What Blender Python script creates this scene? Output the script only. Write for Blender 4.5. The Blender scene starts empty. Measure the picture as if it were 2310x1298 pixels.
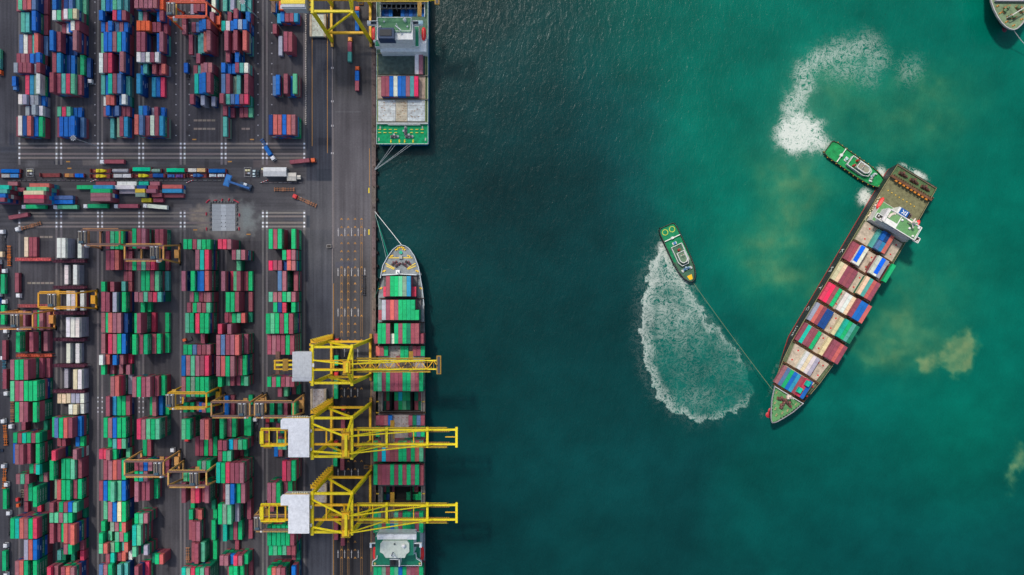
import bpy, math, random
import numpy as np
random.seed(7); NP = np.random.default_rng(11)
C = bpy.context.scene.collection
R = math.radians
# ---------------- camera, sky, sun, exposure ----------------
S, H = 0.278, 490.0          # metres per photo pixel on the quay, camera height over the quay
cd = bpy.data.cameras.new('camera'); cam = bpy.data.objects.new('camera', cd); C.objects.link(cam)
cam.location = (0, 0, H); cd.sensor_width = 36; cd.lens = 36*H/(2310*S); cd.clip_start = 1; cd.clip_end = 6000
bpy.context.scene.camera = cam
SUN_AZ = math.atan2(-0.54, 0.84)       # the sun stands to the upper left of the photograph
SUN_ZEN = R(32)
sd = (math.sin(SUN_AZ)*math.sin(SUN_ZEN), math.cos(SUN_AZ)*math.sin(SUN_ZEN), math.cos(SUN_ZEN))
w = bpy.data.worlds.new('World'); bpy.context.scene.world = w; w.use_nodes = True
nt = w.node_tree; bg = nt.nodes['Background']
sky = nt.nodes.new('ShaderNodeTexSky'); sky.sky_type = 'NISHITA'; sky.sun_disc = False
sky.sun_elevation = math.pi/2 - SUN_ZEN; sky.sun_rotation = SUN_AZ; sky.air_density = 1.2; sky.dust_density = 3.0
nt.links.new(sky.outputs[0], bg.inputs[0]); bg.inputs[1].default_value = 0.11
sl = bpy.data.lights.new('sun', 'SUN'); sl.energy = 2.6; sl.angle = R(5); sl.color = (1.0, 0.95, 0.87)
so = bpy.data.objects.new('sun', sl); C.objects.link(so)
from mathutils import Vector, Matrix
so.rotation_euler = Vector(sd).to_track_quat('Z', 'Y').to_euler()
vs = bpy.context.scene.view_settings
vs.view_transform = 'Standard'; vs.look = 'None'; vs.gamma = 1; vs.exposure = 0.45; vs.use_curve_mapping = False
cy = bpy.context.scene.cycles; cy.max_bounces = 6; cy.diffuse_bounces = 3; cy.glossy_bounces = 2; cy.sample_clamp_indirect = 4

# ---------------- helpers ----------------
KA = 0.80     # display linear value of a sunlit flat surface of albedo 1
def W(px, py, z=0.0):
    k = S*(H-z)/H
    return ((px-1155)*k, (649-py)*k, z)
def G(px, py, z=0.0): return ((px-1155)*S, (649-py)*S, z)
def lin(c): return tuple(((v/255)/12.92 if v <= 10.3 else (((v/255)+0.055)/1.055)**2.4) for v in c)
def A(r, g, b, k=None):     # albedo of a colour as it shows in the photograph
    return tuple(min(0.86, v/(k or KA)) for v in lin((r, g, b)))
KS = 1.16     # the same where the cloud leaves the sun clear
def A3(r, g, b): return A(r, g, b, KS)
def vary(c, a=0.08):
    f = 1+random.uniform(-a, a); return tuple(max(0.004, min(0.9, v*f*(1+random.uniform(-a, a)*0.4))) for v in c)

class MB:
    def __init__(s): s.v = []; s.f = []; s.c = []
    def add(s, vs_, fs, col):
        n = len(s.v); s.v.extend(vs_)
        for i, f in enumerate(fs):
            s.f.append(tuple(n+k for k in f)); s.c.append(col if not isinstance(col, list) else col[i])
    def hexa(s, b, t, col):      # bottom 4 pts (ccw from above), top 4 pts
        s.add(list(b)+list(t), [(3, 2, 1, 0), (4, 5, 6, 7), (0, 1, 5, 4), (1, 2, 6, 5), (2, 3, 7, 6), (3, 0, 4, 7)], col)
    def box(s, x0, x1, y0, y1, z0, z1, col):
        s.hexa([(x0, y0, z0), (x1, y0, z0), (x1, y1, z0), (x0, y1, z0)], [(x0, y0, z1), (x1, y0, z1), (x1, y1, z1), (x0, y1, z1)], col)
    def obox(s, cx, cy_, L, B, z0, z1, ang, col):
        ca, sa = math.cos(ang), math.sin(ang)
        p = [(cx+ca*x-sa*y, cy_+sa*x+ca*y) for x, y in ((-L/2, -B/2), (L/2, -B/2), (L/2, B/2), (-L/2, B/2))]
        s.hexa([(x, y, z0) for x, y in p], [(x, y, z1) for x, y in p], col)
    def beam(s, p, q, wd, ht, col):
        p = Vector(p); q = Vector(q); d = (q-p).normalized()
        up = Vector((0, 0, 1)) if abs(d.z) < 0.95 else Vector((0, 1, 0))
        sx = d.cross(up).normalized()*wd/2; sy = sx.cross(d).normalized()*ht/2
        s.hexa([tuple(p-sx-sy), tuple(p+sx-sy), tuple(q+sx-sy), tuple(q-sx-sy)], [tuple(p-sx+sy), tuple(p+sx+sy), tuple(q+sx+sy), tuple(q-sx+sy)], col)
    def tube(s, p, q, r, col, n=7, r2=None):
        p = Vector(p); q = Vector(q); d = (q-p).normalized(); r2 = r if r2 is None else r2
        a = d.orthogonal().normalized(); b = d.cross(a)
        vs_ = []
        for c, rr in ((p, r), (q, r2)):
            for i in range(n):
                t = 2*math.pi*i/n; vs_.append(tuple(c+a*math.cos(t)*rr+b*math.sin(t)*rr))
        fs = [(i, (i+1) % n, n+(i+1) % n, n+i) for i in range(n)]+[tuple(range(n-1, -1, -1)), tuple(range(n, 2*n))]
        s.add(vs_, fs, col)
    def cable(s, pts, r, col):
        for a, b in zip(pts, pts[1:]): s.tube(a, b, r, col, 5)
    def prism(s, pts, z0, z1, col, top=None):      # pts ccw from above
        n = len(pts); vs_ = [(x, y, z0) for x, y in pts]+[(x, y, z1) for x, y in pts]
        s.add(vs_, [tuple(range(n-1, -1, -1)), tuple(range(n, 2*n))]+[(i, (i+1) % n, n+(i+1) % n, n+i) for i in range(n)], [col, top or col]+[col]*n)
    def flat(s, pts, z, col): s.add([(x, y, z) for x, y in pts], [tuple(range(len(pts)))], col)
    def rect(s, x0, x1, y0, y1, z, col): s.flat([(x0, y0), (x1, y0), (x1, y1), (x0, y1)], z, col)
    def ball(s, c, r, col, n=8, m=5, sz=(1, 1, 1)):
        vs_ = [(c[0], c[1], c[2]-r*sz[2])]
        for j in range(1, m):
            ph = -math.pi/2+math.pi*j/m
            for i in range(n):
                t = 2*math.pi*i/n; vs_.append((c[0]+r*sz[0]*math.cos(ph)*math.cos(t), c[1]+r*sz[1]*math.cos(ph)*math.sin(t), c[2]+r*sz[2]*math.sin(ph)))
        vs_.append((c[0], c[1], c[2]+r*sz[2])); k = len(vs_)-1
        fs = [(0, 1+(i+1) % n, 1+i) for i in range(n)]+[(k, k-n+i, k-n+(i+1) % n) for i in range(n)]
        for j in range(m-2):
            for i in range(n): fs.append((1+j*n+i, 1+j*n+(i+1) % n, 1+(j+1)*n+(i+1) % n, 1+(j+1)*n+i))
        s.add(vs_, fs, col)
    def loft(s, lo, hi, col):     # skin between two closed outlines of 3D points
        n = len(lo); s.add(list(lo)+list(hi), [(i, (i+1) % n, n+(i+1) % n, n+i) for i in range(n)], col)
    def mesh(s, name):
        me = bpy.data.meshes.new(name); me.from_pydata(s.v, [], s.f)
        cnt = np.array([len(f) for f in s.f]); col = np.repeat(np.array([tuple(c)[:3]+(1.0,) for c in s.c], dtype=np.float32), cnt, axis=0)
        at = me.color_attributes.new('Col', 'FLOAT_COLOR', 'CORNER'); at.data.foreach_set('color', col.ravel())
        me.update(); return me
    def shift(s, o): s.v = [(x-o[0], y-o[1], z-o[2]) for x, y, z in s.v]; return s
    def xf(s, M): s.v = [tuple(M @ Vector(v)) for v in s.v]; return s

def mat(name, rough=0.55, dirt=0.25, dscale=0.5, metal=0.0, spec=0.4, bump=0.0, streak=None):
    m = bpy.data.materials.new(name); m.use_nodes = True; n = m.node_tree; b = n.nodes['Principled BSDF']
    a = n.nodes.new('ShaderNodeAttribute'); a.attribute_name = 'Col'
    g = n.nodes.new('ShaderNodeNewGeometry')
    no = n.nodes.new('ShaderNodeTexNoise'); no.inputs['Scale'].default_value = dscale; no.inputs['Detail'].default_value = 5; no.inputs['Roughness'].default_value = 0.65
    src = g.outputs['Position']
    if streak:
        mp = n.nodes.new('ShaderNodeMapping'); mp.inputs['Scale'].default_value = streak; n.links.new(src, mp.inputs[0]); src = mp.outputs[0]
    n.links.new(src, no.inputs['Vector'])
    r = n.nodes.new('ShaderNodeMapRange'); r.inputs[1].default_value = 0.3; r.inputs[2].default_value = 0.7
    r.inputs[3].default_value = 1-dirt; r.inputs[4].default_value = 1+dirt*0.5
    n.links.new(no.outputs['Fac'], r.inputs[0])
    mx = n.nodes.new('ShaderNodeMix'); mx.data_type = 'RGBA'; mx.blend_type = 'MULTIPLY'; mx.inputs[0].default_value = 1
    n.links.new(a.outputs['Color'], mx.inputs[6]); n.links.new(r.outputs[0], mx.inputs[7])
    n.links.new(mx.outputs[2], b.inputs['Base Color'])
    b.inputs['Roughness'].default_value = rough; b.inputs['Metallic'].default_value = metal
    b.inputs['Specular IOR Level'].default_value = spec
    if bump:
        bp = n.nodes.new('ShaderNodeBump'); bp.inputs['Strength'].default_value = bump; n.links.new(no.outputs['Fac'], bp.inputs['Height']); n.links.new(bp.outputs[0], b.inputs['Normal'])
    return m
M_BOX = mat('container_paint', 0.6, 0.22, 0.35, spec=0.25)
M_PAINT = mat('weathered_paint', 0.5, 0.2, 0.6)
M_RUST = mat('worn_deck_paint', 0.75, 0.4, 0.45, spec=0.2)
M_STEEL = mat('galvanised_steel', 0.45, 0.3, 0.8)
M_GLASS = mat('dark_glass', 0.12, 0.05, 1.0, spec=0.6)
M_RUBBER = mat('black_rubber', 0.85, 0.2, 1.0, spec=0.2)
M_GROUND = mat('tarmac', 0.92, 0.16, 0.9, spec=0.15)
M_CLOTH = mat('tarpaulin', 0.8, 0.15, 0.6, spec=0.2)
M_ROPE = mat('rope', 0.9, 0.1, 2.0, spec=0.1)

def link(name, me, m, parent=None):
    o = bpy.data.objects.new(name, me); C.objects.link(o)
    if not me.materials: me.materials.append(m)
    if parent is not None: o.parent = parent
    return o
def thing(name, label, cat, loc=(0, 0, 0), rz=0.0, group=None):
    o = bpy.data.objects.new(name, None); C.objects.link(o); o.location = loc; o.rotation_euler = (0, 0, rz); o.empty_display_size = 1
    o['label'] = label; o['category'] = cat
    if group: o['group'] = group
    return o
def tag(o, label, cat, group=None):
    o['label'] = label; o['category'] = cat
    if group: o['group'] = group
    return o
def part(root, name, mb, m=None, wld=True):     # a mesh part; its geometry is given in world space when wld
    if wld: mb.shift(root.location)
    return link(name, mb.mesh(name), m or M_PAINT, root)
def sub(pt, root, name, mb, m=None, wld=True):
    if wld: mb.shift(root.location)
    return link(name, mb.mesh(name), m or M_PAINT, pt)
def struct(name, mb, m): o = link(name, mb.mesh(name), m); o['kind'] = 'structure'; return o
def copy_tree(o, parent=None):
    c = o.copy(); C.objects.link(c)
    if parent is not None: c.parent = parent
    for ch in list(o.children): copy_tree(ch, c)
    return c

PAL = dict(r=(140, 70, 82), p=(150, 92, 100), R=(196, 58, 84), X=(236, 40, 84), o=(186, 92, 84), O=(228, 92, 52), n=(18, 62, 118), b=(0, 96, 172), k=(40, 132, 168), K=(0, 175, 195),
           t=(78, 155, 145), T=(0, 170, 145), g=(0, 164, 100), m=(84, 168, 126), e=(118, 142, 122), G=(0, 112, 82), w=(206, 204, 194), s=(150, 150, 160), y=(236, 182, 52), d=(78, 108, 146),
           i=(204, 186, 150), B=(30, 32, 36))
NAMES = dict(r='dark red', p='faded pink', R='crimson', X='bright red', o='salmon', O='orange', n='navy', b='blue', k='steel blue', K='cyan', t='pale teal', T='turquoise', g='green', m='mint green', e='sage green', G='dark green',
             w='white', s='grey', y='yellow', d='slate blue', i='cream', B='black')
TH = 2.7
WHITE = A(215, 215, 210)
# ---------------- yard layout: each row holds what stands in its six slots ----------------
# colour letter + where the top's west edge shows in the photo, or @tiers; '/' lists lower tiers of that stack, top down
UP, LO = 313.5, 520.0
YARD = [
 ('A', 55.5, 9.9, 0, 11, 'U', '''
0 40 r415 w462 n590 o685 b875 g980/rrr
2 20 _ _ s@3 s@2 s@4 w@3/sss
3 20 _ w470 s575 s715 s865 b1005/sss
4 40 _ _ c640 k755 e875 w915/wgn
6 20 s365 r450 r570 r655 s835 r885/rn
7 20 r380 p495 r610 b725 n835 b885/GrB
8 40 d490 w600 r710 t800 o835 d1060/n
10 40 _ t525 t645 n@2 b805/n r1060
12 40 r415 m455 r575 o685 d805/nnn r1110'''),
 ('B', 140.5, 10.2, 0, 11, 'U', '''
0 40 r1435 b1495 b1600 b1720 b1760/nnn d1985/r
2 20 m1400 R1505 m1620/G b1850 b1960 _
4 40 r1230/rr r1415 t1525 R1640 m1750/e r1930/nn
6 40 r1310 k1415/ng n1670 b1785 _ g1960/Gr
8 40 b1230/nrr r1435/rnn n@1 n1740@1 _ p1810/rnrn
10 20 _ r1505 w1625@2 b1665@3 w1775 r1890/rrr
11 20 w1325 m1440 r1550 w1605 m1720 i1830/nerG
12 40 b1305 r1505 n1590 d1680/n t1850/k m2030/r'''),
 ('C', 243.5, 10.1, 210, 11, 'U', '''
0 40 _ t@1 _ e600 r660 k770/brn
2 20 p240 b340 n@2 d565 r680 r800/bw
3 20 w235 o285 o400 _ d630 w695/dtGn
4 40 t200 b310 T365 r490 d620 t800/eG
6 40 w145 r265 R385/rr n@1 b@3 p650/nnrn
8 40 m200 b270 b385 p490 T600 b715/nrrG
10 20 b220 r335 b395 d515 p625 b740/nr
11 20 b165 _ t@1 R510 b580 r690/rend
12 40 t190 b305 b@3 m475 t590 t770/rr'''),
 ('D', 326.5, 10.1, 210, 11, 'U', '''
0 40 o1030 d1145 r1310 w1420 r1535 k1655/Gren
2 20 k1110 b1225/nn s@1 r@2 b@1 _
4 40 k1090/nnn _ k@1 b@1 R@1 _
6 20 b1155 t1220 n1435 r1490 r1605 o1715/rsr
7 20 w1060 s1175 w1285 r1395 w1510/prrn _
8 40 r1085 r1200/n _ _ b1590 p1655/rnt
10 20 O1055 O1170 O1285/O r1450 r1560 r1720/ro
11 20 t1105 p1220 _ _ b1590 r1665/nr
12 40 p1025 p1145 p1255 p1365 p1480 O1640/orn'''),
 ('E', 434, 10.1, 405, 11, 'U', '''
3 20 _ r295@4/nnn _ s640@3/ss _ s830@2
4 40 _ _ T385 b490 b550 r665/rGGG
6 20 _ r330 t450 p515 p580 p690/rrr
7 20 _ _ r405 _ _ _
8 40 r@2 _ t@2 t@3 o@4 p@5/rrr
10 20 _ r@3 d@3 b@4 b@5 r@5/rr
11 20 _ _ _ _ _ p@3
12 40 s@1 r@2 r@3 r@3 _ w@2'''),
 ('F', 513.5, 10.1, 405, 11, 'U', '''
0 40 t1060/re _ _ _ _ _
2 20 r1075 r1265 _ r1495 r1605 m1710
3 20 r1005 t1155 d1265 b1370 r1490 R1595/GtG
4 40 d1020 r1130/r e1335 t1395/e _ r1615/rrr
6 20 b1040 b1190 b1300 r1370 t1485 w1595/etr
7 20 _ r@4/nn _ b@4/nn _ _
8 40 _ r@5/rr r@3 r@5/rr _ o@5/rent
10 20 T@4 w@4 b@4 b@5 s@5 b@5/nrn
11 20 _ r@3 _ r@5 _ b@3/rr
12 40 t@3 t@2 s@4/s e@3 t@3 t@2'''),
 ('G', 621, 10, 580, 11, 'U', '''
0 40 n300 o405 o515 b630 o740 p860/rkGg
4 40 d375 b455/re _ r665 b820 m890/rer
8 40 _ s@1 _ r665 r780/rrr _
10 20 r@2 _ _ _ _ _
11 20 _ k@2 b565 r680 r790 k900/brr
12 20 b@2 _ O550 O660 _ _'''),
 ('A', 60.5, 9.9, 0, 10.04, 'L', '''
=536 40 i@1 r@1 r@1 _ _ _
=700.3 40 p@2 _ r@1 g@1 p@2 p@1
=747.5 40 g@4/grr _ _ r@4/rG _ p@2/r
=806.6 40 p255 g355 g455 r560/rrG r@2 r@1
=852.8 40 m250 r355 p455 g555 g660 g765/GGrn
=899 40 _ g345 p455 r550/rr _ g760/rrGG
=945.2 20 r@2 _ _ _ _ G@2
=968.3 20 g295 r400 T495 g590 r695 g800/GGrr
=991.5 40 b285 p355 r450/r r590/rG _ g800/GrG
=1037.7 20 _ _ _ g640 r745 T785/GGGG
=1060.8 20 p345 m440 r550/rrG _ G880 p970/r
=1084 40 r@1 g@1 _ _ _ g@6/GGGnr
=1130 20 r@1 _ _ R@1 _ _
=1153.2 40 g235 T340 o440 p540 g640 R745/rGGr
=1199.4 40 _ _ _ s535 o640 b745/nGbr
=1245.6 40 _ p340 o440 g540/G _ g745/GGGr'''),
 ('B', 140.5, 10.2, 0, 10.04, 'L', '''
=539.4 40 _ w@4/www w@4/sss _ _ w@3/ss
=598.5 40 _ w@1 _ _ w@3/ss _
=656.4 40 _ _ w@2 w@2 _ w@2
=714.6 40 _ _ _ w@4 w@4 w@4/sss
=773.6 40 _ _ w@2/s _ w@2/s _
=830.6 40 _ s@1 _ _ i@3 w@3/ss
=885.4 20 i@2 i@2 i@2 s@2 s@2 w@2/s
=908.5 20 _ _ _ w@3 i@3 w@2/s
=935.5 40 g@4 d@5 g@5 o@5 r@5/r b@3/rG
=981.5 20 r@2 r@2 _ _ b@2 g@2/r
=1004.6 20 _ R@6/rrrn _ _ _ p@5/rtrw
=1027.8 40 g@5/Grn _ g@4 g@4 m@4/G r@3/rr
=1074 40 e@3 o@4 g@4 g@4/G r@3 g@3/Gr
=1120.5 20 r@5/r r@4 g@5 r@5 b@5 m@5/GGrr
=1143.6 20 m@5 m@5 p@5 m@5 g@5/Grr G@1
=1166.8 40 r@5/r r@4 g@4 o@5 r@5 o@6/rnGr
=1213 20 _ _ _ p@5 g@5/GG r@2
=1236 20 t@2 G@2 _ G@2 _ R@2/r
=1259.5 40 R@6/r p@5/r _ r@6 o@6 p@6/Grnn'''),
 ('C', 243.5, 10.1, 210, 11, 'L', '''
0 40 _ r320 m435 g550 g675/nr r@1
2 40 _ r325 r430 o550/rGr r@1 r@1
4 20 _ _ _ _ r740 r905
5 20 g175/rr _ r450/r _ t685 r860
6 40 r200 r315 _ s490/dr _ g715/Grn
8 40 p200 g315 o390 p495 p605 n775/nG
10 40 p195 _ R375 p490 g600 b715/nGG
12 20 w170 o285/r _ b510 p630/r R865/G
13 20 g220 p465 _ p635@1 _ p805/Grr
14 40 _ g375@1 _ p430 o535/RrGr s@1
16 40 _ r@3 k@2 g@2 g@2 r@2/nG
18 40 _ g245 p360 b480 g590 g705/GrGr
20 20 _ g@2 _ t505 R620 m735/nrG
21 20 R@4 R@4 p@5 g@4 _ m@2/r
22 40 _ r240 p355 o470 r585 g700/GGG
24 40 r120 b240 g350 m415@5 m590 b700/nrrG
26 40 m@2 _ p355 b475 i580 g690/Gnnn
28 20 g205/G _ e435 p555 g665 o720/rr
29 20 g150/G m370/G _ m550 p660 g770/G
30 20 m150 o260/r e430 g550 t715 o775/rr
31 20 _ r@3 T@3 r@2 o@2 w@1
32 40 d145 p230 g355 _ t575 t750/nn'''),
 ('D', 326.5, 10.1, 210, 11, 'L', '''
0 40 g@6 r@6 p@6/rGrG _ r@4 r@4/rGG
2 40 _ _ _ _ _ r@1
3 20 g@6 r@6 m@6 r@6 R@6/rGGG _
4 40 _ g@4 g@4 r@4 m@4/GrT t@1
6 20 p1020 p1135 m1245 r1365 R1475 t1590/nGGG
7 20 g@2 g@1 _ _ _ _
8 40 g1040 r1105/rrGG R@1 _ _ g@1
10 40 g@6 r@5 g@5/G r@3 g@3/r g@1
14 40 p@6 g@6 r@6 p@6/rGrG r@4 g@3/rr
16 40 _ _ g@2 p@3 b@2 g@1
18 40 _ R@6 p@6 m@6 g@6 m@6/GGrGGr
20 40 g@1 r@1 _ _ _ _
22 20 r@5 r@5 b@5 p@5/GG _ r@1
23 20 g@5 T@5 p@5/GG _ _ r@1
24 40 p@5/r r@4 r@4/r g@2/r _ _
27 20 g@5 m@5 p@5/GrGr _ _ _
28 40 T@6 m@6/rGrG _ _ _ _
30 20 m@6 G@4 s@5/GrGr _ _ _
31 20 _ _ _ G@3 g@4 o@4/rrr
32 40 r@5/rnr R@2 _ _ _ _'''),
 ('E', 434, 10.1, 395, 11, 'L', '''
1 20 g@5 g@5 r@5 m@5 g@5 g@5/GnGr
2 40 _ _ _ p@6 T@6 R@6/rGnrG
4 40 p@6/nn _ g@6/G b@5 b@6 o@6/rGrGG
6 20 _ p@4 g@4 r@4 p@4 p@5/Grrr
7 20 r@3 r@3 g@5 p@5 r@5 m@5/GrGrn
8 40 m@4 g@4 r@2 R@6 g@6 g@6/nrGGr
10 20 _ _ _ r@3 _ _
11 20 g@5 g@5 d@5 r@5 r@5 p@5/rGr
12 40 b@6 p@6 m@6 p@6 r@6 R@6/rnrnr
14 40 p@6 g@6 e@6 g@6 g@6 g@6/GGGGG
16.5 20 g@5 g@4 p@3 b@4 p@5 g@5/Gn
18 40 m@6 g@6/GrGG _ _ p@6 o@6/rGGrr
20 40 _ r@1 r@1 g@1 r@1 g@1
22 20 _ _ _ g@5 e@5 g@5/GGG
23 20 m@5 g@5 m@5 _ _ _
24 40 r@6/r r@1 o@6 R@6/r r@5 p@6/GGG
26 20 g@1 _ _ _ _ G@2
27 20 g@2 r@1 o@2/G _ _ g@1
28 40 r@2 r@3 p@3/Gr _ _ g@2/n
30 40 _ r@3 r@4/r m@3/GGG _ g@1
32 40 T@6 e@6 R@6 g@6 m@6 r@6/GGGGG'''),
 ('F', 513.5, 10.1, 395, 11, 'L', '''
1 20 R@6 R@6 p@6/rrrr _ _ _
2 20 _ _ _ r@6 e@6 p@6/rntrG
3 20 _ _ _ m@3/GG _ _
4 40 p@4/rnG R@1 m@2 r@3/r r@1 g@1
6 40 _ g@4 g@4 r@4/rrr _ r@1
8 20 r@2 r@2 g@3 m@3 o@3/rGG G@1
9 20 R@6/rrn _ p@6/rrr _ _ _
10 40 p@7 d@7 r@7 p@7 o@7/rGr r@4/G
12 40 p@7 o@7 g@7 p@7/r r@5 g@5/nGGr
14 20 g@6/G m@4 r@4 r@3 g@3 m@4/rGr
16 40 b@2 r@1 _ _ _ _
16 20 _ _ _ _ _ g@1
18 40 g@5/G p@3 g@3/r _ g@1 g@2/G
20 20 r@6 r@6 K@5 p@5 m@5 g@5/rGr
21 20 r@6 g@6 m@6/Grr r@1 G@1 _
22 40 T@7 g@7 R@7 r@7 r@7 p@7/GrrGrG
24 40 r@3 _ s@7 b@7 g@6 p@6/rrGGr
26 40 g@6 e@6 m@6/GG s@4 _ r@2
28 40 T@3 G@2 r@2 g@2/G _ r@1
30 20 _ _ r@1 _ _ _
31 20 p@5 p@5 b@4 R@5 p@5 g@4/GGr
32 40 _ r@3 g@5 g@5 g@4/r r@1'''),
 ('G', 621, 10, 590, 3.33, 'L', '''
0 40 g@5 r@5 g@5/Grr _ r@1 g@5/rrG
2 20 _ _ _ g@5 R@5 p@5/trG
3 20 X@5 r@5 r@5 n@4 o@5 p@5/tnG
4 40 _ _ d@5 p@5/GGG _ r@3/G
6 20 m@5 p@5 p@5 g@5 m@5 p@5/rrG
7 20 _ g@5 n@5 R@5 _ g@5/GtrG
8 40 g@7 m@7 g@7 r@7 g@7 r@7/GGGnr
10 40 r@6 p@6 r@6 r@6 g@6 r@6/Gr
14 20 g@6 p@6 g@6 r@6 p@6 r@6/Gr
15 20 _ _ r@5 m@4/G r@1 G@1
16.5 40 g@4 _ G@5 r@4 _ g@5/GG
18.6 20 _ r@3 G@3 r@2 _ _
20 20 _ r@1 m@5 m@5 r@4 _
21 20 b@1 r@1 _ _ _ _
22 40 _ _ _ R@5 r@5 g@5/rrG
24 40 p@6 p@6 g@6/GG r@4 g@4/r _
26 20 r@4 _ _ G@3 g@3 _
28 40 g@6 g@6 g@6 g@6 g@6 r@6/rGr
30 20 g@5 m@5 g@5 m@5 r@5 r@5/GG
31 20 _ _ _ _ r@1 G@1
32 40 g@6 o@6 p@6 r@6/G _ b@5/rr'''),
]
LOWMIX = dict(U='rrrrnnbbrtGpdkw', L='rrrrrrGGGGgGnr')
PAL['c'] = (196, 62, 88); NAMES['c'] = 'raspberry red'
# ---------------- containers ----------------
import re
CONT = []      # every container: centre, base height, length, angle, colour letter, how it can be told, on top?
ORD = ['', 'first', 'second', 'third', 'fourth', 'fifth', 'sixth', 'seventh', 'eighth', 'ninth', 'tenth', 'eleventh', 'twelfth', 'thirteenth', 'fourteenth', 'fifteenth', 'sixteenth', 'seventeenth', 'eighteenth', 'nineteenth', 'twentieth', 'twenty-first', 'twenty-second', 'twenty-third', 'twenty-fourth', 'twenty-fifth', 'twenty-sixth']
WD = 2.44
def cont(x, y, z, L, ang, col, where, top=True, east=False, must=False, ht=2.68, group='containers stacked in the yard'):
    CONT.append(dict(x=x, y=y, z=z, L=L, a=ang, c=col, where=where, top=top, east=east, must=must, h=ht, grp=group))
def stackup(x, y, z, L, ang, col, t, lower, mix, where, nxt=0, group='containers stacked in the yard'):
    for i in range(t):
        tier = t-1-i          # from the top down
        c = col if i == 0 else (lower[i-1] if i-1 < len(lower) else random.choice(mix))
        cont(x, y, z+tier*TH, L, ang, c, where, i == 0, tier >= nxt, group=group)
BLK = dict(G='first', F='second', E='third', D='fourth', C='fifth', B='sixth', A='seventh')
for (bn, b0, sp, ox, sc, half, txt) in YARD:
    rows = []
    for ln in txt.strip().split('\n'):
        p = ln.split(); kk = p[0]; L40 = p[1] == '40'; LP = 43.85 if L40 else 21.8
        if kk[0] == '=': y0 = float(kk[1:])
        elif half == 'U': y0 = UP-23.15*float(kk)-LP
        else: y0 = LO+23.15*float(kk)
        rows.append((y0, LP, L40, p[2:]))
    order = sorted(rows, key=lambda r: (-(r[0]+r[1]) if half == 'U' else r[0]))
    for bi, (y0, LP, L40, toks) in enumerate(order):
        st = []
        for i, tk in enumerate(toks[:6]):
            if tk == '_': st.append(None); continue
            m = re.match(r'^([A-Za-z])(\d+)?(?:@(\d+))?(?:/(\w+))?$', tk)
            xb = b0+sp*i
            if m.group(3): t = int(m.group(3))
            else:
                xt = ox+float(m.group(2))/sc
                z = H*(1-(1155-xb)/(1155-xt)); t = max(1, min(7, round(z/TH)))
            st.append((m.group(1), t, m.group(4) or ''))
        nth = 0
        for i, s_ in enumerate(st):
            if not s_: continue
            nth += 1
            nxt = st[i+1][1] if i+1 < len(st) and st[i+1] else 0
            x, y, _ = G(b0+sp*i+4.4, y0+LP/2)
            j = random.uniform(-.06, .06)
            stackup(x+j, y+random.uniform(-.12, .12), 0.004, 12.19 if L40 else 6.06, math.pi/2, s_[0], s_[1], s_[2], LOWMIX[half],
                    f"{ORD[nth]} from left in {ORD[bi+1]} bay {'up' if half == 'U' else 'down'} from road, {BLK[bn]} block from quay", nxt)
# containers lying along the crossroad: (x0, x1 of the top in the photo, y0, y1, colour, tiers)
ROADC = [(66, 111, 414, 422.5, 'o', 4), (60, 104.5, 422.5, 430.4, 'm', 5), (53, 98, 430.5, 439.5, 'i', 6), (54, 98.5, 439.6, 448.8, 'R', 6), (54, 98.5, 449, 458.2, 'r', 6),
         (-24, 19, 418, 427, 'T', 5), (-28, 15, 427.5, 436, 't', 5), (-32, 11, 437, 446, 'b', 6), (-34, 9, 446.5, 455, 'r', 6), (33, 55, 424, 432, 'r', 2), (12, 45, 410, 419, 'p', 1),
         (120, 164.5, 441.5, 450.3, 'd', 2), (119.5, 164, 451, 460.5, 'b', 2), (173, 217, 418, 427, 'g', 1),
         (216, 259.5, 410.5, 418.5, 'r', 1), (210, 254, 418.5, 426, 'k', 3), (204, 249, 426, 435.2, 'g', 4), (204, 249, 435.4, 444.6, 'p', 4), (204, 249, 444.8, 454, 'p', 4),
         (263.5, 308, 410, 418.2, 'w', 1), (259, 303.5, 418, 427, 'w', 2), (269, 313, 428, 437.5, 's', 1),
         (312.5, 335, 410, 418.5, 'T', 1), (338, 360, 410, 418.5, 'p', 1), (308, 331, 419.5, 425.5, 'n', 2), (334, 356, 419, 427, 'r', 2),
         (304.5, 327, 426, 435, 'y', 3), (329, 352, 426, 435.5, 'p', 3), (304.5, 328, 435.5, 444, 'e', 3), (342, 365, 436, 444.5, 'r', 2), (317, 343, 447, 456.5, 'y', 1), (346, 368, 447.5, 456.5, 'r', 1),
         (366, 410.5, 416.8, 426, 'o', 2), (366, 410, 426.2, 435.2, 'k', 2), (370, 414, 437, 446, 'r', 1)]
for n, (x0, x1, y0, y1, c, t) in enumerate(ROADC):
    z = t*TH; x, y, _ = W((x0+x1)/2, (y0+y1)/2, z)
    L = 12.19 if x1-x0 > 36 else 6.06
    rk = sorted(ROADC, key=lambda q: q[0]).index(ROADC[n])+1
    stackup(x, y, 0.004, L, 0, c, t, '', 'rrrbtpnkw', f"lying sideways by the crossroad, {ORD[rk] if rk < 27 else ORD[36-rk]} from {'left' if rk < 27 else 'right'} of those", 0, 'containers lying along the crossroad')

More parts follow.
